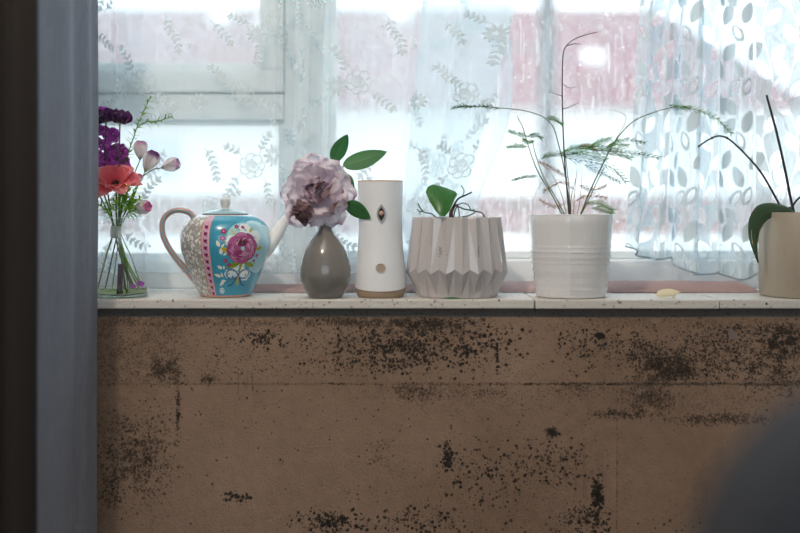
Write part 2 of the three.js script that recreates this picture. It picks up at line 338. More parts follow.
for (const [x0, x1, y0, y1] of [[-0.735, -0.197, 0.055, 0.278], [-0.705, -0.227, 0.37, 1.1], [-0.112, 1.19, 0.055, 1.13]])
  mesh('pane', metreUV(box(x0, x1, y0, y1, -0.236, -0.23), 2.2), wetGlass, win);

// ---------------------------------------------------------------- across the street, far out of focus
const brickTexture = canvas(512, 512, (c, w, h) => {
  const R = rng(5); c.fillStyle = '#9a8f86'; c.fillRect(0, 0, w, h);
  for (let r = 0; r < 24; r++) for (let b = -1; b < 8; b++) { c.fillStyle = `rgb(${124 + 30 * R()},${66 + 18 * R()},${66 + 16 * R()})`; c.fillRect(b * 64 + (r % 2) * 32 + 2, r * 21.33 + 2, 60, 17.5); }
});
const brick = std(0xffffff, 0.9, { map: brickTexture });
const roofTile = std(0xffffff, 0.85, { map: canvas(256, 256, (c, w, h) => { const R = rng(6); for (let r = 0; r < 16; r++) for (let b = 0; b < 16; b++) { c.fillStyle = `rgb(${116 + 22 * R()},${62 + 14 * R()},${68 + 14 * R()})`; c.fillRect(b * 16, r * 16, 16, 16); c.fillStyle = 'rgba(70,36,36,0.5)'; c.fillRect(b * 16, r * 16, 16, 2); } }) });
const render = std(0xf4f4f2, 0.9), darkPaint = std(0x1e2228, 0.6), paleGround = std(0xd8d8d4, 0.95);
const GROUND = -1.0;
const street = struct('ground', metreUV(box(-40, 40, GROUND - 0.3, GROUND, -60, -0.5)), paleGround, 'pale wet street outside the window', 'ground');
const house = thing('bungalow', 'blurred white bungalow with red tiled roof across the street', 'house', V(0, GROUND, -12));
mesh('wall', box(-14, 4.6, 0, 2.4, -4.5, 0), render, house);
{ // hipped roof
  const e = 2.36, r = 3.98, a = [-14.3, 5.0], zf = 0.35, zb = -4.85, zr = -2.2, hip = 1.35;
  const P = [V(a[0], e, zf), V(a[1], e, zf), V(a[1], e, zb), V(a[0], e, zb), V(a[0] + hip, r, zr), V(a[1] - hip, r, zr)];
  const T = [[0, 1, 5], [0, 5, 4], [1, 2, 5], [2, 3, 4], [2, 4, 5], [3, 0, 4], [0, 3, 2], [0, 2, 1]], pos = [], uv = [];
  for (const t of T) for (const i of t) { pos.push(P[i].x, P[i].y, P[i].z); uv.push((P[i].x + P[i].z) * 0.4, P[i].y * 0.6); }
  const g = new THREE.BufferGeometry(); g.setAttribute('position', new THREE.Float32BufferAttribute(pos, 3)); g.setAttribute('uv', new THREE.Float32BufferAttribute(uv, 2)); g.computeVertexNormals();
  mesh('roof', g, roofTile, house);
  const slope = Math.atan2(r - e, zf - zr), glassy = std(0xffffff, 0.04, { metalness: 1 });
  for (const [x, h] of [[2.5, 0.72], [-2.5, 1.42], [-1.85, 1.34], [0.0, 1.45]]) {  // roof windows added so their mirror panes show as bright spots
    const s = new THREE.Group(); s.name = 'added_roof_window'; house.add(s); s.position.set(x, e + h, zf - h / Math.tan(slope) + 0.03); s.rotation.x = slope - Math.PI / 2;
    mesh('window_frame', box(-0.14, 0.14, -0.16, 0.16, -0.03, 0.03, 0.01), render, s); mesh('pane', box(-0.12, 0.12, -0.14, 0.14, 0.03, 0.045), glassy, s);
  }
  for (const x of [2.0, -3.2, -6.5]) { const f = mesh('window_frame', box(x, x + 0.5, 1.5, 2.0, 0, 0.05), std(0xd0d8e0, 0.6), house); mesh('pane', box(x + 0.05, x + 0.45, 1.54, 1.96, 0.05, 0.06), std(0xb8c4d0, 0.2), f); }
}
const post = thing('lamp_post', 'blurred grey upright pole outside behind the fern', 'pole', V(1.145, GROUND, -7));
mesh('pole', new THREE.CylinderGeometry(0.06, 0.07, 6, 16).translate(0, 3, 0), darkPaint, post);
mesh('foot', new THREE.CylinderGeometry(0.09, 0.1, 0.6, 16).translate(0, 0.3, 0), darkPaint, post);
const gw = thing('garden_wall', 'blurred low red brick garden wall outside', 'garden wall', V(0, GROUND, -6));
mesh('brickwork', metreUV(box(-9, 9, 0, 1.17, -0.11, 0.11), 0.6), brick, gw); mesh('coping', box(-9, 9, 1.17, 1.22, -0.14, 0.14, 0.01), std(0x8f6664, 0.9), gw);
const lw = thing('front_wall', 'blurred low white rendered wall in front of brick garden wall', 'garden wall', V(0, GROUND, -4.4));
mesh('rendered_wall', box(-9, 9, 0, 0.94, -0.1, 0.1), render, lw); mesh('coping', box(-9, 9, 0.94, 0.98, -0.13, 0.13, 0.01), render, lw);

// ---------------------------------------------------------------- ceiling lamp behind the view
{
  const l = thing('pendant_lamp', 'small bare bulb ceiling lamp above the camera', 'lamp', LAMP.at.clone());
  mesh('ceiling_rose', new THREE.CylinderGeometry(0.045, 0.05, 0.02, 24).translate(0, CEIL - LAMP.at.y - 0.01, 0), whitePaint, l);
  mesh('cord', new THREE.CylinderGeometry(0.003, 0.003, CEIL - LAMP.at.y - 0.1, 8).translate(0, 0.1 + (CEIL - LAMP.at.y - 0.1) / 2, 0), darkPaint, l);
  mesh('socket', new THREE.CylinderGeometry(0.017, 0.02, 0.06, 20).translate(0, 0.07, 0), whitePaint, l);
  mesh('bulb', new THREE.SphereGeometry(0.032, 24, 16), std(0xffffff, 0.4, { emissive: new THREE.Color(1, 0.74, 0.5), emissiveIntensity: 60 }), l);
  const p = new THREE.PointLight(new THREE.Color(1, 0.87, 0.74), LAMP.power); p.castShadow = true; p.shadow.radius = 0.7; l.add(p);
}

// ---------------------------------------------------------------- net curtains
const NET = 0.36, MOTIF = 0.95;
const laceMap = canvas(1024, 1024, (c, w, h) => {
  const R = rng(41), g = (a) => `rgb(${a * 255 | 0},${a * 255 | 0},${a * 255 | 0})`;
  c.fillStyle = g(NET); c.fillRect(0, 0, w, h);
  for (let i = 0; i < w; i += 4) { c.fillStyle = `rgba(255,255,255,${0.05 + 0.05 * R()})`; c.fillRect(i, 0, 1.6, h); c.fillStyle = `rgba(255,255,255,${0.04 + 0.05 * R()})`; c.fillRect(0, i, w, 1.6); }
  c.lineJoin = c.lineCap = 'round';
  const leaf = (x, y, a, l) => { c.save(); c.translate(x, y); c.rotate(a); c.beginPath(); c.moveTo(0, 0); c.quadraticCurveTo(l * 0.45, -l * 0.34, l, 0); c.quadraticCurveTo(l * 0.45, l * 0.34, 0, 0); c.fillStyle = g(0.74); c.fill(); c.strokeStyle = g(MOTIF); c.lineWidth = 3.6; c.stroke(); c.restore(); };
  const spray = (x, y, a, n, s) => { let px = x, py = y; for (let i = 0; i < n; i++) { const nx = px + Math.cos(a) * 21 * s, ny = py + Math.sin(a) * 21 * s; c.strokeStyle = g(MOTIF); c.lineWidth = 3.4; c.beginPath(); c.moveTo(px, py); c.lineTo(nx, ny); c.stroke(); leaf(nx, ny, a + 0.9, 21 * s); leaf(nx, ny, a - 0.9, 21 * s); px = nx; py = ny; a += (R() - 0.5) * 0.55; } leaf(px, py, a, 24 * s); };
  const rose = (x, y, r) => {
    for (let q = 0; q < 7; q++) { const a = q / 7 * 6.283; c.beginPath(); c.arc(x + Math.cos(a) * r * 0.68, y + Math.sin(a) * r * 0.68, r * 0.42, 0, 7); c.fillStyle = g(0.5); c.fill(); c.strokeStyle = g(MOTIF); c.lineWidth = 4; c.stroke(); }
    c.beginPath(); c.arc(x, y, r * 0.6, 0, 7); c.fillStyle = g(0.58); c.fill(); c.strokeStyle = g(MOTIF); c.lineWidth = 3.6;
    for (const [q, s] of [[0.56, 0], [0.4, 1.4], [0.24, 2.6]]) { c.beginPath(); c.arc(x, y, r * q, s, s + 4.9); c.stroke(); }
    c.beginPath(); c.arc(x, y, r * 0.1, 0, 7); c.fillStyle = g(MOTIF); c.fill();
  };
  const daisy = (x, y, r) => { for (let q = 0; q < 10; q++) leaf(x + Math.cos(q * 0.628) * r * 0.3, y + Math.sin(q * 0.628) * r * 0.3, q * 0.628, r * 0.75); c.beginPath(); c.arc(x, y, r * 0.28, 0, 7); c.fillStyle = g(0.5); c.fill(); c.strokeStyle = g(MOTIF); c.lineWidth = 3; c.stroke(); };
  const all = () => {
    rose(250, 190, 46); daisy(340, 150, 44); spray(205, 225, 2.3, 5, 1.1); spray(380, 190, 0.7, 6, 1.05); spray(210, 150, -2.4, 3, 1); spray(300, 240, 1.2, 4, 1); spray(280, 140, -1.3, 4, 0.9);
    rose(720, 420, 44); rose(800, 360, 36); daisy(650, 380, 38); spray(690, 470, 2.0, 6, 1.05); spray(760, 455, 0.6, 5, 1); spray(830, 330, -0.9, 5, 1); spray(620, 360, -2.6, 5, 1); spray(730, 370, -1.7, 3, 0.9);
    rose(330, 650, 42); rose(400, 700, 34); daisy(260, 690, 36); spray(300, 700, 2.2, 5, 1); spray(420, 740, 0.9, 5, 1); spray(360, 610, -1.1, 6, 1); spray(240, 650, -2.7, 4, 0.9);
    rose(840, 880, 44); daisy(760, 900, 40); spray(880, 920, 0.5, 5, 1); spray(800, 850, -2, 5, 1); spray(730, 930, 2.6, 5, 1); spray(560, 120, 1.5, 7, 0.95); spray(80, 520, -1.4, 8, 0.95); spray(100, 840, 0.6, 6, 0.95); spray(930, 120, 1.9, 6, 0.95); spray(540, 900, -1.2, 7, 0.95); rose(90, 350, 34); spray(120, 330, -0.5, 4, 0.9); spray(500, 520, 1.3, 6, 0.9); spray(500, 330, 2.2, 7, 1); spray(930, 620, 1.2, 7, 1); daisy(560, 660, 34); spray(590, 690, 0.4, 5, 1); spray(540, 630, -2.2, 5, 1); rose(210, 930, 40); spray(250, 950, 0.4, 6, 1); spray(170, 900, -2.4, 5, 1); daisy(470, 80, 34); spray(500, 60, -0.6, 5, 1); spray(90, 640, 0.9, 5, 1); spray(640, 600, -0.8, 4, 1); spray(60, 120, 0.8, 6, 1); daisy(40, 960, 32);
  };
  for (const dx of [-w, 0, w]) for (const dy of [-h, 0, h]) { c.save(); c.translate(dx, dy); all(); c.restore(); }
}, false);
// dense motifs let less light through than the open net
const dense = (map, lo, hi) => { const s = map.image.getContext('2d').getImageData(0, 0, map.image.width, map.image.height); return canvas(map.image.width / 2, map.image.height / 2, (c, w, h) => { const im = c.createImageData(w, h); for (let j = 0; j < h; j++) for (let i = 0; i < w; i++) { const k = 4 * (j * w + i), a = s.data[4 * (2 * j * w * 2 + 2 * i)] / 255, v = lerp(hi, lo, smooth(a, 0.35, 0.8)) * 255; im.data[k] = im.data[k + 1] = im.data[k + 2] = v; im.data[k + 3] = 255; } c.putImageData(im, 0, 0); }, false); };
const lace = std(0xdfeef4, 1, { side: THREE.DoubleSide, transmission: 1, transmissionMap: dense(laceMap, 0.08, 0.6), thickness: 0, transparent: true, alphaMap: laceMap });
const LT = 1 / 0.42;                                                 // one lace repeat is 42 cm
// hanging net: plan(u) -> [x, z] along its width, hem(u) -> y of its lower edge, lean(u, y) -> shift in x
function hanging(nu, nv, plan, top, hem, lean = () => 0) {
  const line = []; let s = 0, last = null;
  for (let i = 0; i <= nu; i++) { const p = plan(i / nu); if (last) s += Math.hypot(p[0] - last[0], p[1] - last[1]); line.push([p[0], p[1], s]); last = p; }
  return sheet(nu, nv, (u, v) => { const q = line[Math.round(u * nu)], y = lerp(hem(u), top, v); return V(q[0] + lean(u, y), y, q[1]); }, (u, v) => [line[Math.round(u * nu)][2], lerp(hem(u), top, v)]);
}
const scaleUV = (g, s, ox = 0, oy = 0) => { const a = g.attributes.uv; for (let i = 0; i < a.count; i++) a.setXY(i, a.getX(i) * s + ox, a.getY(i) * s + oy); return g; };
// sums of folds: [centre x, width, depth]
const folds = (x, list) => list.reduce((z, [c, w, d]) => z + d * Math.exp(-(((x - c) / w) ** 2)), 0);
{ // wide panel: from behind the dark curtain to the diagonal edge above the pleated planter
  const A = -0.62, B = 0.1, t = thing('net_curtain', 'white lace net curtain with rose sprays behind teapot and grey vase', 'net curtain');
  const plan = (u) => {
    const x = lerp(A, B, u);
    return [x + 0.006 * Math.sin(u * 40), -0.165 + 0.004 * Math.sin(x * 31) + folds(x, [[-0.46, 0.012, 0.02], [-0.5, 0.012, -0.012], [-0.187, 0.007, 0.022], [-0.172, 0.006, -0.016], [-0.155, 0.007, 0.018], [-0.136, 0.006, -0.012], [0.0, 0.008, 0.008], [0.05, 0.01, 0.012]])];
  };
  mesh('net', scaleUV(hanging(420, 40, plan, 1.1, () => 0.03, (u, y) => Math.pow(u, 6) * clamp((y - 0.15) * 0.27, -0.03, 0.1)), LT, 0.28, 0.33), lace, t);
  mesh('hem_tape', tube([0, 0.1, 0.2, 0.3, 0.4, 0.5, 0.6, 0.66, 0.7, 0.74, 0.8, 0.9, 1].map((u) => { const p = plan(u); return V(p[0] + Math.pow(u, 6) * -0.03, 0.031, p[1]); }), 0.0012, 120, 6), lace, t);
}
{ // the turned-back end of the lace, hanging free beside it
  const t = thing('net_curtain', 'narrow turned-back end of lace net curtain above the pleated planter', 'net curtain');
  const plan = (u) => [lerp(0.02, 0.175, u), -0.185 + 0.012 * Math.sin(u * 9 + 1) + 0.004 * Math.sin(u * 23)];
  const edge = (u, y) => lerp(0.1 * clamp(y - 0.1, -0.1, 0.5) - 0.02, 0.11 * clamp(y - 0.33, -0.35, 0.4) + 0.012 * Math.sin((y - 0.2) * 16) - (y < 0.3 ? (0.3 - y) * 0.12 : 0), u);
  const g = scaleUV(hanging(90, 60, plan, 1.1, () => 0.03, edge), LT, 0.55, 0.1);
  mesh('net', g, lace, t);
  mesh('hem_tape', tube(Array.from({ length: 14 }, (_, i) => { const y = lerp(0.03, 1.1, i / 13), p = plan(1); return V(p[0] + edge(1, y), y, p[1]); }), 0.0011, 90, 6), lace, t);
}
// right-hand net with woven leaves: sheer stripes with dense leaves and streaky stripes with sheer leaves, between ladder bands
const leafMap = canvas(1024, 2048, (c, w, h) => {
  const R = rng(52), g = (a) => `rgb(${a * 255 | 0},${a * 255 | 0},${a * 255 | 0})`, half = w / 2;
  c.fillStyle = g(0.32); c.fillRect(0, 0, half, h); c.fillStyle = g(0.64); c.fillRect(half, 0, half, h);
  for (let i = 0; i < 5200; i++) { c.strokeStyle = `rgba(255,255,255,${0.15 + 0.4 * R()})`; c.lineWidth = 1.5 + 3 * R(); const x = half + R() * half, y = R() * h; for (const dy of [0, -h]) { c.beginPath(); c.moveTo(x, y + dy); c.lineTo(x + (R() - 0.5) * 8, y + dy + 14 + 34 * R()); c.stroke(); } }
  for (let i = 0; i < 700; i++) { c.strokeStyle = `rgba(255,255,255,${0.03 + 0.06 * R()})`; c.lineWidth = 2; const x = R() * half; c.beginPath(); c.moveTo(x, 0); c.lineTo(x, h); c.stroke(); }
  c.lineCap = 'round';
  const leaf = (x, y, a, l, solid, dense) => {
    const out = (k) => { c.beginPath(); c.moveTo(-l * 0.05, 0); c.bezierCurveTo(l * 0.2, -l * 0.42 * k, l * 0.72, -l * 0.36 * k, l, 0); c.bezierCurveTo(l * 0.72, l * 0.36 * k, l * 0.2, l * 0.42 * k, -l * 0.05, 0); };
    c.save(); c.translate(x, y); c.rotate(a); out(1); c.fillStyle = g(dense ? 0.92 : 0.1); c.fill();
    if (!solid) { c.translate(l * 0.2, l * 0.03); c.scale(0.66, 0.66); out(0.8); c.fillStyle = g(dense ? 0.24 : 0.5); c.fill(); c.beginPath(); c.moveTo(0, 0); c.lineTo(l * 0.8, 0); c.strokeStyle = g(dense ? 0.9 : 0.12); c.lineWidth = 7; c.stroke(); }
    c.restore();
  };
  const vine = (x0, ph, dense) => {
    const X = (y) => x0 + 50 * Math.sin(y / h * 4 * Math.PI + ph), tone = g(dense ? 0.75 : 0.14);
    c.strokeStyle = tone; c.lineWidth = dense ? 5 : 8; c.beginPath(); for (let y = -20; y <= h + 20; y += 16) y < 0 ? c.moveTo(X(y), y) : c.lineTo(X(y), y); c.stroke();
    for (let i = 0; i < 12; i++) { const y = (i + 0.3) * h / 12, side = i % 2 ? 1 : -1, a = side > 0 ? -0.7 - 0.5 * R() : -2.4 + 0.5 * R(), l = 180 + 50 * R(), sx = 30 * side, solid = i % 3 !== 1; for (const dy of [-h, 0, h]) { c.strokeStyle = tone; c.beginPath(); c.moveTo(X(y), y + 30 + dy); c.quadraticCurveTo(X(y) + sx * 0.4, y + dy, X(y) + sx, y - 14 + dy); c.stroke(); leaf(X(y) + sx, y - 14 + dy, a, l, solid, dense); } }
  };
  vine(130, 0, true); vine(370, 2.4, true); vine(half + 130, 1.1, false); vine(half + 370, 3.6, false);
  for (const x of [0, half, w]) { c.fillStyle = g(0.5); c.fillRect(x - 20, 0, 40, h); for (let y = 0; y < h; y += 32) { c.fillStyle = g(0.06); c.fillRect(x - 11, y + 6, 9, 19); c.fillRect(x + 3, y + 14, 9, 19); } c.fillStyle = g(0.75); c.fillRect(x - 20, 0, 5, h); c.fillRect(x + 15, 0, 5, h); }
}, false);
const leafNet = std(0xd6e6ee, 1, { side: THREE.DoubleSide, transmission: 1, transmissionMap: dense(leafMap, 0.08, 0.5), thickness: 0, transparent: true, alphaMap: leafMap });
{
  const t = thing('net_curtain', 'sheer net curtain with woven leaves and scalloped hem at the right', 'net curtain');
  const plan = (u) => {
    const x = lerp(0.372, 1.12, u), wave = smooth(u, 0.16, 0.3);
    return [x + (1 - wave) * 0.006 * Math.sin(u * 150), -0.157 + lerp(0.019 * Math.sin(u * 108) + 0.006 * Math.sin(u * 61), 0.004 * Math.sin(u * 33), wave)];
  };
  const hem = (u) => { const s = u * 21; return lerp(0.06, 0.02, smooth(u, 0, 0.2)) + 0.013 * (1 - Math.abs(Math.sin(s * Math.PI / 2))) ; };
  const lean = (u, y) => (1 - smooth(u, 0, 0.25)) * (0.06 * (y - 0.2));
  const g = hanging(560, 40, plan, 1.1, hem, lean);
  let sAt = 0; for (let i = 0; i <= 560; i++) if (plan(i / 560)[0] < 0.48) sAt = g.attributes.uv.getX(i);      // a stripe begins where the flat part does
  const a = g.attributes.uv; for (let i = 0; i < a.count; i++) a.setXY(i, (a.getX(i) - sAt) / 0.176 + 0.5, a.getY(i) / 0.352);
  mesh('net', g, leafNet, t);
  mesh('scalloped_hem', tube(Array.from({ length: 260 }, (_, i) => { const u = i / 259, p = plan(u), y = hem(u); return V(p[0] + lean(u, y), y, p[1]); }), 0.0014, 700, 5), std(0x9eacb6, 1, { transmission: 0.3, thickness: 0 }), t);
}

// ---------------------------------------------------------------- heavy curtains at the left
const weave = (() => { const R = rng(9); return canvas(256, 256, (c, w, h) => { c.fillStyle = '#808080'; c.fillRect(0, 0, w, h); for (let i = 0; i < w; i += 2) { c.fillStyle = `rgba(255,255,255,${0.3 * R()})`; c.fillRect(i, 0, 1, h); c.fillStyle = `rgba(0,0,0,${0.3 * R()})`; c.fillRect(0, i, w, 1); } }, false); })();
const slub = canvas(512, 512, (c, w, h) => { const R = rng(19); c.fillStyle = '#858894'; c.fillRect(0, 0, w, h); for (let i = 0; i < 7000; i++) { c.fillStyle = R() < 0.5 ? `rgba(60,62,72,${0.16 * R()})` : `rgba(205,208,220,${0.14 * R()})`; c.fillRect(R() * w, R() * h, 1 + 1.5 * R(), 4 + 26 * R()); } });
const greyCloth = std(0xffffff, 0.95, { map: slub, bumpMap: weave, bumpScale: 0.0003, side: THREE.DoubleSide, sheen: 0.4, sheenRoughness: 0.6, sheenColor: C(0x9098a8) });
const brownCloth = std(0x1c1613, 0.95, { bumpMap: weave, bumpScale: 0.0003, side: THREE.DoubleSide });
function drape(points, top, bottom, wob, s) {
  const c = new THREE.CatmullRomCurve3(points.map(([x, z]) => V(x, 0, z)), false, 'centripetal'), N = points.length * 14, P = c.getSpacedPoints(N), L = c.getLength();
  return sheet(N, 60, (u, v) => { const p = P[Math.round(u * N)], y = lerp(bottom, top, v); return V(p.x + wob * Math.sin(y * 7 + u * 5) + wob * 0.5 * fbm(u * 6, y * 9, s, 2), y, p.z + wob * Math.sin(y * 5 + u * 9 + 1)); }, (u, v) => [u * L * 4, lerp(bottom, top, v) * 2]);
}
{
  const t = thing('curtain', 'heavy blue-grey curtain hanging beside the flowers in the jar', 'curtain');
  mesh('cloth', drape([[-0.438, 0.03], [-0.4405, 0.055], [-0.435, 0.09], [-0.4425, 0.13], [-0.432, 0.19], [-0.439, 0.25], [-0.444, 0.29], [-0.458, 0.3], [-0.47, 0.27], [-0.478, 0.2], [-0.488, 0.14], [-0.5, 0.16], [-0.515, 0.26], [-0.53, 0.3], [-0.55, 0.24], [-0.56, 0.14], [-0.58, 0.12], [-0.6, 0.22], [-0.62, 0.28]], 1.452, FLOOR + 0.012, 0.0014, 3), greyCloth, t);
  mesh('lining', drape([[-0.44, 0.024], [-0.446, 0.032], [-0.47, 0.035], [-0.5, 0.03]], 1.452, -0.1, 0.001, 5), thin(0xdfe8ee, 0.35), t);
}
{
  const t = thing('curtain', 'very dark brown curtain at the far left edge', 'curtain');
  mesh('cloth', drape([[-0.4285, 0.325], [-0.43, 0.34], [-0.446, 0.35], [-0.462, 0.335], [-0.474, 0.31], [-0.49, 0.33], [-0.505, 0.36], [-0.53, 0.35], [-0.55, 0.32], [-0.58, 0.35], [-0.61, 0.37], [-0.65, 0.34], [-0.7, 0.37], [-0.76, 0.34], [-0.85, 0.37]], 1.452, FLOOR + 0.012, 0.001, 8), brownCloth, t);
}
{ // the rail that carries them
  const t = thing('curtain_rail', 'dark curtain rail above the window', 'curtain rail');
  mesh('rail', box(-1.0, 1.5, 1.455, 1.475, 0.1, 0.12, 0.004), darkPaint, t); mesh('rail', box(-1.0, 1.5, 1.455, 1.475, 0.33, 0.35, 0.004), darkPaint, t);
  for (const x of [-0.95, 0.2, 1.4]) mesh('bracket', box(x - 0.01, x + 0.01, 1.465, 1.499, -0.01, 0.35), darkPaint, t);
  const n = thing('net_rod', 'thin white rod carrying the net curtains', 'curtain rod');
  mesh('rod', new THREE.CylinderGeometry(0.005, 0.005, OX1 - OX0, 12).rotateZ(Math.PI / 2).translate((OX0 + OX1) / 2, 1.103, -0.16), pvc, n);
}

// ---------------------------------------------------------------- things standing on the sill
const ring = (r, y, t = 0.0015) => new THREE.TorusGeometry(r, t, 8, 72).rotateX(Math.PI / 2).translate(0, y, 0);
const flatShade = (g) => { const h = g.index ? g.toNonIndexed() : g; h.computeVertexNormals(); return h; };

// painted teapot
{
  const K = 0.001536, t = thing('teapot', 'painted porcelain teapot with blue panel, rose bouquet and pink ribbon band', 'teapot', V((225.5 - 400) * K, 0, -0.066));
  const prof = profile([[0.0, 0.0012], [0.03, 0.0008], [0.0375, 0.0008], [0.0395, 0.003], [0.0455, 0.015], [0.0548, 0.035], [0.0628, 0.057], [0.0677, 0.073], [0.069, 0.086], [0.0675, 0.099], [0.0622, 0.111], [0.053, 0.1192], [0.0435, 0.1236], [0.035, 0.1248]], 90);
  let arc = 0; for (let i = 1; i < prof.length; i++) arc += prof[i].distanceTo(prof[i - 1]);
  const w = 2048, h = 1024, mmx = w / (2 * Math.PI * 66), mmy = h / (arc * 1000);
  const hOf = (y) => { let s = 0; for (let i = 1; i < prof.length; i++) { s += prof[i].distanceTo(prof[i - 1]); if (prof[i].y >= y && s > 0.04) return s * 1000; } return s * 1000; };   // mm along the profile at a height
  const paint = canvas(w, h, (c) => {
    const R = rng(61);
    c.fillStyle = '#f3f1ec'; c.fillRect(0, 0, w, h);
    c.setTransform(mmx, 0, 0, -mmy, w / 2, h);                        // millimetres, x = 0 faces the room, y up from the centre of the foot
    const D = 66 * Math.PI / 180, top = arc * 1000, foot = 40;        // D: millimetres per degree
    const side = (mirror) => {
      c.save(); c.scale(mirror, 1);
      // grey ground with white blossom scrolls
      c.fillStyle = '#a7a39c'; c.fillRect(-92 * D, foot, 71 * D, top);
      for (let i = 0; i < 700; i++) { const x = -92 * D + R() * 71 * D, y = foot + R() * (top - foot), s = 0.7 + 0.9 * R(); c.fillStyle = '#f4f2ee'; if (R() < 0.6) for (let q = 0; q < 5; q++) { c.beginPath(); c.arc(x + Math.cos(q * 1.257) * s, y + Math.sin(q * 1.257) * s, s * 0.62, 0, 7); c.fill(); } else { c.strokeStyle = '#f4f2ee'; c.lineWidth = 0.45; c.beginPath(); c.arc(x, y, s * 1.5, R() * 6, R() * 6 + 3.5); c.stroke(); } }
      // pink ribbon band with gold edges
      const b0 = -22 * D, b1 = -11 * D;
      c.fillStyle = '#d9a8c4'; c.fillRect(b0, foot, b1 - b0, top); c.fillStyle = '#c58a3c'; c.fillRect(b0 - 1.1, foot, 1.5, top); c.fillRect(b1 - 0.5, foot, 1.3, top);
      c.fillStyle = '#eccadb'; c.fillRect(b0 + 0.9, foot, 0.7, top); c.fillRect(b1 - 1.8, foot, 0.7, top);
      for (let y = foot + 5; y < top - 34; y += 10.6) { const x = (b0 + b1) / 2; c.fillStyle = '#8c1f4c'; for (const [dx, dy, r] of [[-1, 0, 1.9], [1.2, 0.6, 1.9], [0, -1.6, 1.6]]) { c.beginPath(); c.arc(x + dx, y + dy, r, 0, 7); c.fill(); } c.fillStyle = '#5a1030'; c.beginPath(); c.arc(x, y, 0.9, 0, 7); c.fill(); c.fillStyle = '#3f6a78'; c.beginPath(); c.ellipse(x + 2.4, y - 2.8, 1.5, 0.8, -0.7, 0, 7); c.fill(); c.beginPath(); c.ellipse(x - 2.6, y + 2.6, 1.3, 0.7, -0.7, 0, 7); c.fill(); }
      // blue panel
      c.fillStyle = '#3d9dbb'; c.fillRect(b1 + 0.6, foot, 88 * D, top);
      c.restore();
    };
    side(1);
    c.fillStyle = '#3d9dbb'; c.fillRect(-11 * D + 0.8, foot, 95 * D, top);
    c.fillStyle = '#a7a39c'; c.fillRect(88 * D, foot, 200, top); c.fillRect(-200, foot, 200 - 91 * D, top);
    for (let i = 0; i < 900; i++) { const s = R() < 0.5 ? 1 : -1, x = s * (90 + R() * 90) * D, y = foot + R() * (top - foot); c.fillStyle = '#f4f2ee'; c.beginPath(); c.arc(x, y, 0.6 + R(), 0, 7); c.fill(); }
    // paler scalloped field behind the bouquet
    const cx = 31 * D, cy = hOf(0.074); c.save(); c.translate(cx, cy); c.scale(1.22, 1.18); c.translate(-cx, -cy);
    c.fillStyle = '#a8d6e0'; for (const [dx, dy, r] of [[2, 12, 22], [14, 0, 24], [20, 18, 20], [30, -12, 22], [38, 8, 22]]) { c.beginPath(); c.arc(cx + dx, cy + dy, r, 0, 7); c.fill(); }
    c.fillStyle = 'rgba(240,246,248,0.85)'; for (const [dx, dy, r] of [[-12, 8, 10], [4, 24, 9], [16, 14, 10], [-2, -30, 11], [10, -36, 9], [-16, -34, 7]]) for (let q = 0; q < 6; q++) { c.beginPath(); c.arc(cx + dx + Math.cos(q * 1.05) * r * 0.55, cy + dy + Math.sin(q * 1.05) * r * 0.55, r * 0.42, 0, 7); c.fill(); }
    const leaf = (x, y, a, l, wd, col, vein) => { c.save(); c.translate(x, y); c.rotate(a); c.beginPath(); c.moveTo(0, 0); c.quadraticCurveTo(l * 0.4, -wd, l, 0); c.quadraticCurveTo(l * 0.4, wd, 0, 0); c.fillStyle = col; c.fill(); if (vein) { c.strokeStyle = vein; c.lineWidth = 0.5; c.beginPath(); c.moveTo(0, 0); c.lineTo(l * 0.9, 0); c.stroke(); } c.restore(); };
    // leaves and stalks under the rose
    leaf(cx - 2, cy - 20, Math.PI + 0.25, 19, 7, '#8aa031', '#5d7420'); leaf(cx + 5, cy - 20, -0.25, 17, 7, '#8aa031', '#5d7420'); leaf(cx - 16, cy - 4, 2.7, 12, 6, '#c9b12c', '#8f8a24'); leaf(cx + 19, cy - 2, 0.3, 10, 5, '#c9b12c', '#8f8a24'); leaf(cx - 9, cy + 17, 2.2, 10, 4, '#cfd8a0', '#93a15a'); leaf(cx + 9, cy + 20, 0.9, 9, 3.6, '#b9c46a', '#8a9a40');
    c.strokeStyle = '#9aa53f'; c.lineWidth = 1.5; for (const dx of [-2, 0, 2.2]) { c.beginPath(); c.moveTo(cx + dx, cy - 18); c.quadraticCurveTo(cx - 1, cy - 30, cx - 2 - dx, cy - 50); c.stroke(); }
    // rose: rings of petals, dark heart
    const petals = (r, n, s, cols, o) => { for (let q = 0; q < n; q++) { const a = o + q / n * 6.283; c.fillStyle = cols[q % cols.length]; c.beginPath(); c.ellipse(cx + Math.cos(a) * r, cy + Math.sin(a) * r * 1.05, s, s * 0.72, a + 1.57, 0, 7); c.fill(); c.strokeStyle = 'rgba(122,36,86,0.55)'; c.lineWidth = 0.5; c.stroke(); } };
    petals(13.5, 8, 8.6, ['#b2588e', '#a2467e', '#c078a2'], 0.2); petals(10, 7, 7.6, ['#c582aa', '#a8528a', '#b86a98'], 0.7);
    petals(7, 6, 6.2, ['#9c3f74', '#c98fb0', '#ae5a8c'], 1.2);
    c.fillStyle = '#7a1d50'; c.beginPath(); c.ellipse(cx - 1.5, cy + 7.5, 7, 5, 0, 0, 7); c.fill(); c.fillStyle = '#4d0f33'; c.beginPath(); c.ellipse(cx - 1, cy + 8, 4, 2.8, 0, 0, 7); c.fill(); c.fillStyle = '#6b6030'; c.beginPath(); c.arc(cx - 1, cy + 7, 1, 0, 7); c.fill();
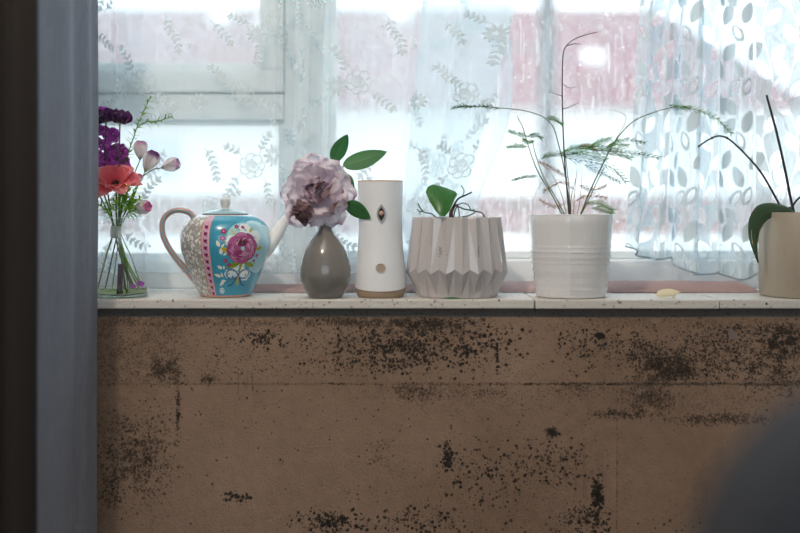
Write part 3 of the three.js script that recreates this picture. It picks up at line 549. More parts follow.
    c.strokeStyle = '#e0b6cc'; c.lineWidth = 0.8; for (let i = 0; i < 20; i++) { const a = R() * 6.28, r = 4 + R() * 10; c.beginPath(); c.arc(cx + Math.cos(a) * r, cy - 2 + Math.sin(a) * r, 2.4 + 1.6 * R(), a, a + 1.6); c.stroke(); }
    // little blossoms, buds, white leaves
    for (const [dx, dy, r] of [[-23, 22, 3.4], [-24, 13, 3.2], [-7, 28, 2.6], [1, 27, 2.2], [-21, -16, 2.6], [-16, -22, 2.4], [22, -10, 2.3], [19, -17, 2]]) { c.fillStyle = '#a02a64'; for (let q = 0; q < 5; q++) { c.beginPath(); c.arc(cx + dx + Math.cos(q * 1.257) * r * 0.6, cy + dy + Math.sin(q * 1.257) * r * 0.6, r * 0.52, 0, 7); c.fill(); } c.fillStyle = '#e6a3c4'; c.beginPath(); c.arc(cx + dx, cy + dy, r * 0.28, 0, 7); c.fill(); leaf(cx + dx + r * 0.5, cy + dy - r, -0.8, 4.5, 1.6, '#8fa84a'); }
    for (const [dx, dy, a, l] of [[-28, 2, 1.9, 9], [-26, -8, 1.6, 9], [-27, -38, 2.8, 11], [-22, -43, 3.9, 12], [-25, -27, 2.6, 8]]) { leaf(cx + dx, cy + dy, a, l, 4.4, '#f2f2ea', '#c8c49a'); leaf(cx + dx + 2.4, cy + dy - 1, a - 0.9, l * 0.7, 3, '#e2ebe4'); }
    c.strokeStyle = '#eef4f4'; c.lineWidth = 1.2; c.beginPath(); c.arc(cx - 27, cy - 58, 3.6, 0, 7); c.stroke(); c.beginPath(); c.arc(cx - 27, cy - 58, 1.2, 0, 7); c.stroke();
    // dark blue bow
    const bow = (s, x, y) => { c.save(); c.translate(x, y); c.scale(s, 1); c.lineWidth = 2.1; c.strokeStyle = '#1d4a8c'; c.beginPath(); c.moveTo(0, 0); c.bezierCurveTo(3, 10, 17, 12, 17, 3); c.bezierCurveTo(17, -6, 5, -5, 0, 0); c.stroke(); c.beginPath(); c.moveTo(0, 0); c.bezierCurveTo(6, -6, 5, -14, 15, -14); c.stroke(); c.strokeStyle = '#eef2f4'; c.lineWidth = 0.7; c.setLineDash([1.2, 1.2]); c.beginPath(); c.moveTo(0, 0); c.bezierCurveTo(3, 10, 17, 12, 17, 3); c.bezierCurveTo(17, -6, 5, -5, 0, 0); c.stroke(); c.restore(); };
    bow(1, cx - 2, cy - 37); bow(-1, cx - 2, cy - 37); leaf(cx - 2, cy - 36, -1.5, 17, 2.6, '#b3a93a');
    c.restore();
    // rings at foot and shoulder
    c.fillStyle = '#d99a84'; c.fillRect(-300, 36, 600, 5.5); c.fillStyle = '#f1dcd2'; for (let x = -210; x < 210; x += 2.6) c.fillRect(x, 38, 1, 2.6);
    c.fillStyle = '#bfe0e8'; c.fillRect(-300, top - 9, 600, 10); c.fillStyle = '#d8a0a0'; c.fillRect(-300, top - 9.6, 600, 1.1);
  });
  const glaze = std(0xffffff, 0.18, { map: paint, clearcoat: 0.6, clearcoatRoughness: 0.05 });
  const body = mesh('body', lathe(prof, 96), glaze, t); body.rotation.y = Math.PI;
  const lidMap = canvas(64, 128, (c, w2, h2) => { c.fillStyle = '#8fb9c6'; c.fillRect(0, 0, w2, h2); c.fillStyle = '#eef0ee'; c.fillRect(0, 0, w2, 40); c.fillStyle = '#b98a7c'; c.fillRect(0, h2 - 8, w2, 8); });
  const lid = mesh('lid', lathe(profile([[0.034, 0.1244], [0.0355, 0.1262], [0.034, 0.1275], [0.026, 0.1305], [0.014, 0.1332], [0.006, 0.1345], [0, 0.1347]], 30)), std(0xffffff, 0.2, { map: lidMap, clearcoat: 0.5 }), t);
  mesh('knob', lathe(profile([[0.0048, 0.1335], [0.0056, 0.136], [0.0074, 0.139], [0.0081, 0.144], [0.0078, 0.148], [0.0062, 0.1497], [0, 0.1499]], 24), 32), std(0xd2d0cc, 0.25, { clearcoat: 0.5 }), lid);
  const P = (px, py, z = 0) => V((px - 225.5) * K, (295.9 - py) * K, z);
  const handleMap = canvas(128, 32, (c, w2, h2) => { c.fillStyle = '#d9d3d0'; c.fillRect(0, 0, w2, h2); for (const [x, ww, col] of [[0, 5, '#3f9bb8'], [5, 5, '#c7924f'], [10, 6, '#b987a6'], [20, 3, '#8d6f8c'], [48, 6, '#8d6f8c'], [54, 6, '#c7924f'], [60, 8, '#3f9bb8'], [68, 6, '#c7924f'], [74, 6, '#b987a6'], [112, 6, '#b987a6'], [118, 5, '#c7924f'], [123, 5, '#3f9bb8']]) { c.fillStyle = col; c.fillRect(x, 0, ww, h2); } });
  mesh('handle', tube([P(200, 230), P(196, 221, 0.002), P(191, 213, 0.003), P(182, 210, 0.004), P(172, 211.5, 0.005), P(164.5, 219, 0.006), P(163.5, 232, 0.007), P(169, 246, 0.007), P(178, 259, 0.006), P(188, 271, 0.005), P(197, 281, 0.003)], (q) => 0.0066 + 0.0022 * Math.pow(Math.abs(2 * q - 1), 3), 80, 20, 0.72), std(0xffffff, 0.2, { map: handleMap, clearcoat: 0.5 }), t);
  const sp = mesh('spout', tube([P(254, 258, -0.006), P(266, 248, -0.01), P(275, 236, -0.012), P(282, 224, -0.014), P(290, 213, -0.016)], (q) => lerp(0.0155, 0.0068, Math.pow(q, 0.7)), 40, 24), std(0xf4f4f2, 0.25, { clearcoat: 0.5 }), t);
  mesh('spout_mouth', ring(0.0064, 0, 0.0012).rotateZ(-0.65).translate(...P(290.2, 212.7, -0.016).toArray()), std(0xe8e6e2, 0.25), sp);
}

// bulb-shaped grey vase
{
  const K = 0.001507, t = thing('bud_vase', 'grey glazed teardrop vase holding the mauve peony', 'vase', V((325.5 - 400) * K, 0, -0.034));
  const R = rng(71), map = canvas(1024, 512, (c, w, h) => {
    c.fillStyle = '#7b7874'; c.fillRect(0, 0, w, h);
    for (let i = 0; i < 2600; i++) { const y = h * (1 - Math.pow(R(), 1)), near = Math.exp(-(((y / h) - 0.62) ** 2) / 0.02); if (R() > 0.25 + near) continue; c.fillStyle = R() < 0.6 ? `rgba(70,62,56,${0.2 + 0.4 * R()})` : `rgba(190,188,184,${0.3 * R()})`; c.beginPath(); c.ellipse(R() * w, h - y, 0.8 + 3 * R() * R(), 0.8 + 2 * R() * R(), R() * 3, 0, 7); c.fill(); }
  });
  mesh('body', lathe(profile([[0, 0.001], [0.02, 0.0006], [0.0245, 0.0006], [0.0262, 0.003], [0.0325, 0.014], [0.0375, 0.028], [0.0386, 0.038], [0.0368, 0.053], [0.0318, 0.07], [0.0222, 0.087], [0.0128, 0.099], [0.0098, 0.106], [0.0094, 0.108], [0.0078, 0.1078], [0.0078, 0.1], [0.012, 0.09]], 90)), std(0xffffff, 0.16, { map, clearcoat: 0.4, clearcoatRoughness: 0.1 }), t);
}

// air freshener
{
  const K = 0.001521, t = thing('air_freshener', 'white waisted air freshener dispenser with beige base and button', 'air freshener', V((380.5 - 400) * K, 0, -0.05));
  const pts = [[0.0392, 0], [0.0394, 0.018], [0.0389, 0.03], [0.0375, 0.046], [0.0355, 0.064], [0.034, 0.083], [0.0332, 0.104], [0.0331, 0.125], [0.0336, 0.15], [0.0342, 0.172], [0.0343, 0.1755]];
  const cur = new THREE.SplineCurve(pts.map(([x, y]) => new THREE.Vector2(x, y)));
  const rAt = (y) => { let best = cur.getPoint(0); for (let i = 0; i <= 100; i++) { const q = cur.getPoint(i / 100); if (Math.abs(q.y - y) < Math.abs(best.y - y)) best = q; } return best.x; };
  const tab = Array.from({ length: 201 }, (_, i) => rAt(i / 200 * 0.1755)), rad = (y) => { const f = clamp(y / 0.1755, 0, 1) * 200, i = Math.min(199, Math.floor(f)); return lerp(tab[i], tab[i + 1], f - i); };
  const speck = field(256, 256, (() => { const a = tileNoise(90, 2); return (u, v) => a(u, v); })()); speck.repeat.set(5, 5);
  const white = std(0xe9ebee, 0.42, { bumpMap: speck, bumpScale: 0.00015 });
  mesh('shell', sheet(96, 70, (u, v) => { const a = u * 2 * Math.PI, edge = 0.0105 + 0.0075 * (1 - Math.cos(a)) * 0.5 * 1.6, y = lerp(edge, 0.1755, v), r = rad(y); return V(Math.sin(a) * r, y, Math.cos(a) * r * 0.92); }), white, t);
  mesh('base', lathe([...profile([[0, 0.0006], [0.031, 0.0006], [0.0345, 0.002], [0.0372, 0.008], [0.0382, 0.016], [0.038, 0.026]], 30)], 72).scale(1, 1, 0.92), std(0xa6927c, 0.5), t);
  mesh('top_rim', ring(0.0335, 0.1757, 0.0011).scale(1, 1, 0.92), std(0xc6ab88, 0.5), t);
  mesh('top', new THREE.CylinderGeometry(0.0335, 0.0335, 0.002, 60).scale(1, 1, 0.92).translate(0, 0.174, 0), white, t);
  const yN = 0.126, zN = rad(yN) * 0.92;
  const lens = new THREE.Shape(); lens.moveTo(0, -0.0145); lens.quadraticCurveTo(0.0135, 0, 0, 0.0145); lens.quadraticCurveTo(-0.0135, 0, 0, -0.0145);
  const hole = new THREE.Path(); hole.moveTo(0, -0.0112); hole.quadraticCurveTo(0.0102, 0, 0, 0.0112); hole.quadraticCurveTo(-0.0102, 0, 0, -0.0112); 
  const rim = lens.clone(); rim.holes.push(hole);
  const nz = new THREE.Group(); nz.name = 'nozzle'; nz.position.set(0.0018, yN, zN - 0.0002); t.add(nz);
  mesh('nozzle_rim', new THREE.ExtrudeGeometry(rim, { depth: 0.001, bevelEnabled: true, bevelSize: 0.0004, bevelThickness: 0.0004, bevelSegments: 2, curveSegments: 16 }), std(0xa4a5aa, 0.4), nz);
  mesh('nozzle_recess', new THREE.ExtrudeGeometry(lens, { depth: 0.0006, bevelEnabled: false, curveSegments: 16 }), std(0x2c2826, 0.7), nz);
  mesh('spray_tip', new THREE.SphereGeometry(0.0036, 20, 14).scale(1, 1, 0.6).translate(0, 0.0012, 0.0015), std(0xc9a596, 0.4), nz);
  const yB = 0.0452, zB = rad(yB) * 0.92;
  const bt = mesh('button', new THREE.CylinderGeometry(0.0068, 0.0068, 0.003, 32).rotateX(Math.PI / 2).translate(0.001, yB, zB), std(0xb09c88, 0.5), t);
  mesh('button_ring', new THREE.TorusGeometry(0.0076, 0.0008, 8, 40).translate(0.001, yB, zB + 0.0005), white, bt);
}

// pleated planter
const compost = std(0x3b2c22, 1, { bumpMap: paintGrain, bumpScale: 0.004 });
const PLANTER = V((457 - 400) * 0.001536, 0, -0.068);
{
  const t = thing('planter', 'glossy pale grey planter with pleated facets meeting in a zigzag', 'planter', PLANTER.clone());
  const N = 20, q = 2 * N, rows = [[0.0607, 0.0006, 0.001, 0], [0.0614, 0.003, 0.0014, 0], [0.0764, 0.0405, -0.0021, 0.0046], [0.0658, 0.1195, -0.0028, 0], [0.065, 0.1212, -0.0027, 0], [0.062, 0.1212, -0.0024, 0], [0.0615, 0.104, -0.0017, 0]];
  const pos = [], idx = [];
  for (const [r, y, dr, dy] of rows) for (let i = 0; i < q; i++) { const s = i % 2 ? 1 : -1, a = (i + 0.35) / q * 2 * Math.PI, rr = r + s * dr; pos.push(Math.sin(a) * rr, y + s * dy * 0.8, Math.cos(a) * rr); }
  for (let j = 0; j < rows.length - 1; j++) for (let i = 0; i < q; i++) { const a = j * q + i, b = j * q + (i + 1) % q, c = a + q, d = b + q; if (i % 2) idx.push(a, b, c, b, d, c); else idx.push(a, b, d, a, d, c); }
  const at = pos.length / 3; pos.push(0, 0.0006, 0); for (let i = 0; i < q; i++) idx.push(at, (i + 1) % q, i);
  let g = new THREE.BufferGeometry(); g.setAttribute('position', new THREE.Float32BufferAttribute(pos, 3)); g.setIndex(idx); g = flatShade(g);
  const uv = new Float32Array(g.attributes.position.count * 2); for (let i = 0; i < uv.length / 2; i++) { const p = g.attributes.position; uv[2 * i] = Math.abs(Math.atan2(p.getX(i), p.getZ(i))) / Math.PI; uv[2 * i + 1] = p.getY(i) / 0.1212; } g.setAttribute('uv', new THREE.BufferAttribute(uv, 2));
  const R = rng(81), map = canvas(1024, 512, (c, w, h) => { c.fillStyle = '#c2bcbc'; c.fillRect(0, 0, w, h); for (let i = 0; i < 420; i++) { c.fillStyle = `rgba(70,58,54,${0.1 + 0.35 * R()})`; c.beginPath(); const x = w * R(), y = h * R(); c.ellipse(x, y, 0.8 + 1.6 * R(), 0.8 + 3 * R() * R(), 0, 0, 7); c.fill(); } for (let i = 0; i < 90; i++) { c.fillStyle = `rgba(50,42,40,${0.2 + 0.4 * R()})`; c.beginPath(); c.ellipse(130 + 26 * (R() - 0.5), 215 + 60 * (R() - 0.5), 1.6, 2.2 * R() + 0.6, 0, 0, 7); c.fill(); } });
  mesh('pot_body', g, std(0xffffff, 0.14, { map, clearcoat: 0.5, clearcoatRoughness: 0.04 }), t);
  mesh('potting_bark', new THREE.CylinderGeometry(0.061, 0.058, 0.02, 40).translate(0, 0.1, 0), compost, t);
}
// white ribbed pot
const WPOT = V((571 - 400) * 0.001528, 0, -0.06);
{
  const t = thing('plant_pot', 'glossy white tapered pot with horizontal ribs holding the fern', 'plant pot', WPOT.clone());
  const p = [[0, 0.0008], [0.048, 0.0006], [0.052, 0.0006], [0.0532, 0.002]];
  const rAt = (y) => lerp(0.0535, 0.0655, y / 0.1257);
  for (let y = 0.006; y < 0.085; y += 0.00095) { let b = 0; for (const [c, s] of [[0.013, 1], [0.0225, 1], [0.0275, 0.7], [0.041, 0.8], [0.0525, 1], [0.061, 1], [0.069, 1], [0.0765, 0.9]]) b += s * Math.exp(-(((y - c) / 0.0019) ** 2)); p.push([rAt(y) + 0.0014 * Math.min(1, b), y]); }
  p.push([rAt(0.09), 0.09], [rAt(0.11), 0.11], [0.0655, 0.1235], [0.0658, 0.1249], [0.065, 0.1257], [0.0636, 0.1254], [0.063, 0.124], [0.0615, 0.105]);
  const R = rng(5), map = canvas(512, 512, (c, w, h) => { c.fillStyle = '#e6e5e6'; c.fillRect(0, 0, w, h); for (let i = 0; i < 60; i++) { c.fillStyle = `rgba(60,50,44,${0.3 + 0.4 * R()})`; c.beginPath(); c.arc(R() * w, R() * h, 0.5 + R(), 0, 7); c.fill(); } });
  mesh('pot_body', toCreasedNormals(lathe(p.map(([x, y]) => new THREE.Vector2(x, y)), 96), 0.9), std(0xffffff, 0.16, { map, clearcoat: 0.5 }), t);
  mesh('soil', new THREE.CylinderGeometry(0.0615, 0.06, 0.012, 40).translate(0, 0.106, 0), compost, t);
}
// plain cream pot at the right edge
const CPOT = V((807 - 400) * 0.001537, 0, -0.068);
{
  const t = thing('plant_pot', 'plain cream cylindrical pot holding the drooping orchid at right', 'plant pot', CPOT.clone());
  const R = rng(91), map = canvas(512, 512, (c, w, h) => { c.fillStyle = '#a89d8d'; c.fillRect(0, 0, w, h); for (let i = 0; i < 260; i++) { c.fillStyle = R() < 0.7 ? `rgba(110,92,74,${0.12 * R()})` : `rgba(60,48,40,${0.35 * R()})`; c.beginPath(); c.ellipse(R() * w, R() * h, 0.6 + 1.6 * R(), 0.8 + 3 * R(), 0, 0, 7); c.fill(); } });
  mesh('pot_body', toCreasedNormals(lathe([[0, 0.0008], [0.066, 0.0006], [0.0692, 0.0012], [0.0705, 0.004], [0.0716, 0.122], [0.0716, 0.126], [0.0705, 0.1285], [0.0688, 0.1285], [0.068, 0.126], [0.067, 0.105]].map(([x, y]) => new THREE.Vector2(x, y)), 96), 0.7), std(0xffffff, 0.45, { map }), t);
  mesh('potting_bark', new THREE.CylinderGeometry(0.067, 0.066, 0.012, 40).translate(0, 0.108, 0), compost, t);
}
// pink towel laid along the foot of the window
{
  const R = rng(14), pile = canvas(512, 512, (c, w, h) => { c.fillStyle = '#777'; c.fillRect(0, 0, w, h); for (let i = 0; i < 12000; i++) { const v = R() * 255 | 0; c.fillStyle = `rgb(${v},${v},${v})`; c.beginPath(); c.arc(R() * w, R() * h, 1 + 2 * R(), 0, 7); c.fill(); } }, false);
  const cloth = canvas(512, 512, (c, w, h) => { c.fillStyle = '#b99c99'; c.fillRect(0, 0, w, h); for (let i = 0; i < 9000; i++) { c.fillStyle = R() < 0.5 ? `rgba(226,208,204,${0.5 * R()})` : `rgba(128,88,88,${0.4 * R()})`; c.beginPath(); c.arc(R() * w, R() * h, 0.8 + 1.8 * R(), 0, 7); c.fill(); } });
  const x0 = -0.262, x1 = 0.575, L = x1 - x0;
  const g = sheet(220, 28, (u, v) => {
    const x = lerp(x0, x1, u), a = v * Math.PI, end = Math.min(1, Math.min(u, 1 - u) * 30), h = (0.0115 + 0.005 * smooth(x, -0.1, 0.25) + 0.0022 * fbm(x * 16, 1.5, 3, 3)) * Math.sqrt(end), n = 0.0012 * fbm(x * 120, v * 9, 2, 2);
    return V(x + n, Math.max(0.0008, h * Math.pow(Math.sin(a), 0.6) + n * Math.sin(a)), lerp(-0.198, -0.128, v) + 0.008 * fbm(x * 9, 7, 1, 2) * Math.sin(a * 0.5));
  }, (u, v) => [u * L * 14, v * 1.6]);
  tag(mesh('towel', g, std(0xffffff, 1, { map: cloth, bumpMap: pile, bumpScale: 0.0012, side: THREE.DoubleSide, sheen: 0.5, sheenColor: C(0xe8c4c4) })), 'long folded pink towel lying along the bottom of the window', 'towel');
}

// ---------------------------------------------------------------- flowers and plants
const cap = (g, ...more) => mergeGeometries([g, ...more].map((q) => { const h = q.index ? q.toNonIndexed() : q.clone(); for (const k of Object.keys(h.attributes)) if (!['position', 'normal', 'uv', 'color'].includes(k)) h.deleteAttribute(k); return h; }));
const stemGreen = std(0x5b7a3a, 0.6), darkStem = std(0x2e2a33, 0.6), tintMat = (through = 0.35, r = 0.8) => new THREE.MeshPhysicalMaterial({ color: 0xffffff, vertexColors: true, roughness: r, side: THREE.DoubleSide, transmission: through, thickness: 0 });
const petalMat = tintMat(0.42, 0.95), paleMat = tintMat(0.4, 0.95);
const mixTint = (stops) => (u, v, r) => { let i = 0; while (i < stops.length - 2 && v > stops[i + 1][0]) i++; const a = stops[i], b = stops[i + 1], t = clamp((v - a[0]) / (b[0] - a[0]), 0, 1); return a[1].clone().lerp(b[1], t).multiplyScalar(0.92 + 0.16 * r); };

// glass jar and its water
const JAR = V((121 - 400) * 0.00152, 0, -0.052);
{
  const glass = new THREE.MeshPhysicalMaterial({ color: C(0xffffff), transmission: 1, thickness: 0, roughness: 0.01, ior: 1.5, side: THREE.DoubleSide });
  const t = thing('glass_jar', 'clear glass jar with flared rim holding the mixed bouquet', 'jar', JAR.clone());
  mesh('jar_wall', lathe(profile([[0.0395, 0.004], [0.0405, 0.012], [0.0405, 0.06], [0.0405, 0.092], [0.0395, 0.1], [0.0345, 0.1065], [0.031, 0.11], [0.0308, 0.114], [0.0325, 0.1175], [0.0355, 0.12]], 70), 72), glass, t);
  mesh('jar_wall', lathe(profile([[0.037, 0.0065], [0.0385, 0.014], [0.0385, 0.06], [0.0385, 0.092], [0.0375, 0.098], [0.033, 0.104], [0.0293, 0.109], [0.0291, 0.115], [0.031, 0.119], [0.034, 0.1212]], 70), 72), glass, t);
  mesh('jar_rim', ring(0.0348, 0.1208, 0.0012), new THREE.MeshPhysicalMaterial({ color: C(0xe8f4f0), transmission: 1, thickness: 0.004, roughness: 0.02, ior: 1.5 }), t);
  mesh('jar_base', lathe(profile([[0, 0.0035], [0.02, 0.0006], [0.035, 0.0004], [0.039, 0.0014], [0.0395, 0.004], [0.037, 0.0062], [0.02, 0.0055], [0, 0.0052]], 50), 60), new THREE.MeshPhysicalMaterial({ color: C(0xdcefe4), transmission: 1, thickness: 0.005, roughness: 0.03, ior: 1.5 }), t);
  const wt = mesh('water', lathe([[0, 0.0064], [0.0368, 0.0066], [0.038, 0.008], [0.0382, 0.0146], [0.037, 0.0142], [0, 0.014]].map(([x, y]) => new THREE.Vector2(x, y)), 60), new THREE.MeshPhysicalMaterial({ color: C(0xe6f0d8), transmission: 1, thickness: 0.02, roughness: 0, ior: 1.33, attenuationColor: C(0xb9c79a), attenuationDistance: 0.08 }));
  wt.position.copy(JAR); tag(wt, 'shallow greenish water at the bottom of the glass jar', 'water');
}
const B = (px, py, z = -0.05) => spot(px, py, z);
// stems run from a foot in the jar through its neck up to the flower
const stalk = (t, from, via, to, r = 0.0014, m = stemGreen) => mesh('stem', tube([from, ...via, to], r, 40, 8), m, t);
const neck = (dx = 0, dz = 0) => B(116 + dx, 228, -0.052 + dz);
{ // coral anemone
  const t = thing('anemone', 'coral pink anemone with wide open petals in the jar', 'flower'), at = B(116, 186, -0.03), ax = V(0.02, 0.8, 0.62).normalize();
  const c0 = mixTint([[0, C(0xf2d8a0)], [0.12, C(0xe0505e)], [0.55, C(0xec6a78)], [1, C(0xf79aa0)]]);
  const gs = [1, 2, 3].map((s) => petal({ len: 0.036, wide: 0.019, peak: 0.62, round: 0.5, curl: 0.5, cup: 0.5, ruffle: 0.26, waves: 4, seed: 30 + s, tint: c0, nu: 12, nv: 12 }));
  for (let i = 0; i < 6; i++) grow('petal', gs[i % 3], petalMat, t, at, ax, i * 1.047 + 0.52, 0.95 + 0.2 * (i % 2), 0.004, 1);
  for (let i = 0; i < 3; i++) grow('petal', gs[(i + 1) % 3], petalMat, t, at, ax, Math.PI + (i - 1) * 1.15, 0.5, 0.006, i === 1 ? 0.8 : 0.92);
  for (let i = 0; i < 4; i++) grow('petal', gs[i % 3], petalMat, t, at, ax, (i - 1.5) * 0.85, 0.75, 0.003, 0.62);
  const R = rng(4); for (let i = 0; i < 16; i++) grow('stamen', tube([V(0, 0, 0), V(0, 0.009, 0)], (q) => 0.0004 + 0.0004 * q, 4, 5), darkStem, t, at, ax, R() * 6.28, R() * 0.7, 0.001);
  stalk(t, B(126, 292, -0.045), [B(121, 255, -0.05), neck(1)], at.clone().addScaledVector(ax, -0.002));
}
{ // the two dark purple anemones
  const c0 = mixTint([[0, C(0x6a7a30)], [0.12, C(0x45124c)], [0.6, C(0x4a1450)], [1, C(0x5f2068)]]);
  const gs = [1, 2, 3].map((s) => petal({ len: 0.021, wide: 0.0115, peak: 0.62, round: 0.5, curl: -0.9, cup: -0.4, ruffle: 0.1, seed: 50 + s, tint: c0 }));
  for (const [px, py, z, ax, label, foot] of [[120, 122, -0.035, V(0.25, 1, 0.35), 'dark purple anemone nearer the green sprig, on a dark stem', 105], [106, 121, -0.045, V(-0.2, 1, 0.5), 'dark purple anemone above the magenta stock, at the curtain', 134]]) {
    const t = thing('anemone', label, 'flower'), at = B(px, py, z), a = ax.normalize();
    for (let i = 0; i < 7; i++) grow('petal', gs[i % 3], petalMat, t, at, a, i * 0.9 + px, 0.95 + 0.16 * (i % 2), 0.002);
    for (let i = 0; i < 5; i++) grow('petal', gs[(i + 1) % 3], petalMat, t, at, a, i * 1.257 + 0.4, 0.45, 0.001, 0.85);
    mesh('flower_centre', new THREE.SphereGeometry(0.004, 14, 10), std(0x8a9a3a, 0.8), t).position.copy(at).addScaledVector(a, 0.001);
    stalk(t, B(foot, 290, z), [B((px + foot) / 2, 255, -0.05), neck(px > 110 ? 2 : -2), B(px - 1, 170, z)], at, 0.0011, std(0x3b4a3a, 0.6));
  }
}
{ // magenta stock: spikes of frilled florets
  const c0 = mixTint([[0, C(0xd8c8d8)], [0.15, C(0x8c2484)], [1, C(0xb84cb6)]]);
  const f = [1, 2, 3].map((s) => { const R = rng(s * 7); return cap(...[0, 1, 2, 3, 4].map((i) => { const g = petal({ len: 0.0095, wide: 0.0058, peak: 0.7, round: 0.5, curl: 0.4, cup: -0.2, ruffle: 0.35, waves: 6, seed: s * 9 + i, tint: c0, nu: 6, nv: 6 }); g.rotateX(0.9 + 0.4 * R()); g.rotateY(i * 1.257 + 0.4 * R()); return g; })); });
  const R = rng(88);
  for (const [label, spots, foot, topz] of [['magenta stock flower spike tucked against the grey curtain', [[96, 118], [101, 112], [97, 130], [104, 131], [94, 142], [101, 145], [96, 155], [104, 158], [108, 136], [98, 165], [106, 166]], 98, -0.055], ['magenta stock flower spike under the dark purple anemones', [[112, 142], [118, 148], [110, 152], [116, 158], [123, 161], [108, 160], [121, 153], [114, 166], [113, 134], [125, 167]], 131, -0.048]]) {
    const t = thing('stock_flower', label, 'flower');
    spots.forEach(([x, y], i) => { const p = B(x, y, topz + 0.012 * (R() - 0.5)), a = V((R() - 0.5) * 1.6, 0.5 + R() * 0.4, 0.9); grow('floret', f[i % 3], petalMat, t, p, a.normalize(), R() * 6, 0, 0, 0.95 + 0.4 * R()); });
    const s0 = B(spots[0][0] + 2, spots[0][1] + 2, topz - 0.004);
    stalk(t, B(foot, 287, topz), [B((foot + 113) / 2, 258, -0.052), neck(foot > 110 ? 3 : -3, -0.004), B(spots[6][0] + 3, 175, topz - 0.004)], s0, 0.0013);
  }
}
{ // yellow-cream bloom half hidden by the curtain
  const t = thing('carnation', 'yellow and pink bloom half hidden behind the curtain edge', 'flower'), at = B(97, 190, -0.035), a = V(-0.1, 0.5, 1).normalize();
  const c0 = mixTint([[0, C(0xe8c83a)], [0.6, C(0xf0d878)], [1, C(0xe87878)]]);
  const gs = [1, 2, 3].map((s) => petal({ len: 0.017, wide: 0.009, peak: 0.65, round: 0.5, curl: 0.3, ruffle: 0.25, seed: 110 + s, tint: c0 }));
  for (let i = 0; i < 11; i++) grow('petal', gs[i % 3], petalMat, t, at, a, i * 0.95, 1.3 - (i > 5 ? 0.5 : 0), 0.001);
  stalk(t, B(139, 288, -0.05), [B(124, 258, -0.052), neck(-1, 0.004)], at, 0.0012);
}
{ // pale buds with dipped tips (lisianthus)
  const bud = (label, px, py, dir, len, tip, foot, z = -0.045, droop) => {
    const t = thing('lisianthus_bud', label, 'flower'), at = B(px, py, z), a = dir.normalize();
    const c0 = mixTint([[0, C(0xa8b070)], [0.12, C(0xf8f6f4)], [0.7, C(0xf8f2f6)], [0.92, tip], [1, tip]]);
    const gs = [1, 2].map((s) => petal({ len, wide: len * 0.36, peak: 0.6, round: 0.55, curl: -0.35, cup: 0.75, ruffle: 0.08, seed: px + s, tint: c0 }));
    for (let i = 0; i < 5; i++) grow('petal', gs[i % 2], paleMat, t, at, a, i * 1.257 + 0.3, 0.38, len * 0.03);
    for (let i = 0; i < 4; i++) grow('sepal', petal({ len: len * 0.3, wide: len * 0.07, curl: 0.2, seed: i, nu: 4, nv: 5 }), stemGreen, t, at, a, i * 1.57, 0.35, len * 0.05);
    const path = droop || [B((px + 116) / 2, py + 30, z)];
    stalk(t, B(foot, 289, -0.05), [B((foot + 117) / 2 + 2, 258, -0.05), neck(4), ...path], at, 0.0008);
  };
  bud('white bud with pink flush upright beside the green sprig', 140, 160, V(0.1, 1, 0.2), 0.03, C(0xd9a8cc), 142);
  bud('white bud with purple tipped petals leaning right', 145, 172, V(0.55, 1, 0.25), 0.036, C(0x7a2a86), 130);
  bud('pale pink bud stretched out to the right on thin stalk', 161, 168, V(1, 0.28, 0.25), 0.031, C(0xdcb8d6), 128, -0.045, [B(128, 205), B(140, 180), B(152, 170)]);
  bud('pale bud with bright magenta tip nodding over the jar rim', 134, 208, V(1, 0.1, 0.5), 0.03, C(0xe04aa8), 124, -0.03, [B(122, 212, -0.035)]);
  bud('small pink bud just right of the coral anemone', 138, 185, V(0.25, 1, 0.4), 0.018, C(0xd85a90), 112);
}
// sprigs: stem with narrow leaves
const blade = petal({ len: 0.0165, wide: 0.0017, peak: 0.45, round: 0.8, curl: 0.7, cup: 0.2, nu: 2, nv: 6 });
const sprigMat = thin(0x6f9f34, 0.14), bluish = thin(0x4f7a46, 0.14);
function sprig(t, pts, n, m, seed, s = 1, tilt = 0.9, leafName = 'leaf') {
  const R = rng(seed), c = new THREE.CatmullRomCurve3(pts);
  for (let i = 0; i < n; i++) { const q = 0.12 + 0.88 * i / n, p = c.getPointAt(q), d = c.getTangentAt(q); grow(leafName, blade, m, t, p, d, i * 2.4 + R(), tilt * (0.8 + 0.4 * R()), 0.0005, s * (0.75 + 0.5 * R())); }
}
{
  const t = thing('green_sprig', 'tall green sprig with narrow leaves rising above the flowers', 'sprig');
  const a = [B(124, 168), B(131, 145), B(139, 122), B(146, 106), B(151, 96)], b = [B(137, 127), B(146, 122), B(158, 121), B(173, 116)];
  mesh('stem', tube([B(140, 285), B(125, 256), neck(3), ...a], (q) => 0.0013 - 0.0006 * q, 50, 7), sprigMat, t); mesh('branch', tube(b, 0.0008, 24, 6), sprigMat, t);
  sprig(t, a, 44, sprigMat, 11, 1.0, 1.05); sprig(t, b, 24, sprigMat, 12, 0.8, 1.05); sprig(t, [B(126, 172), B(128, 158), B(130, 148)], 12, bluish, 14, 0.8);
}
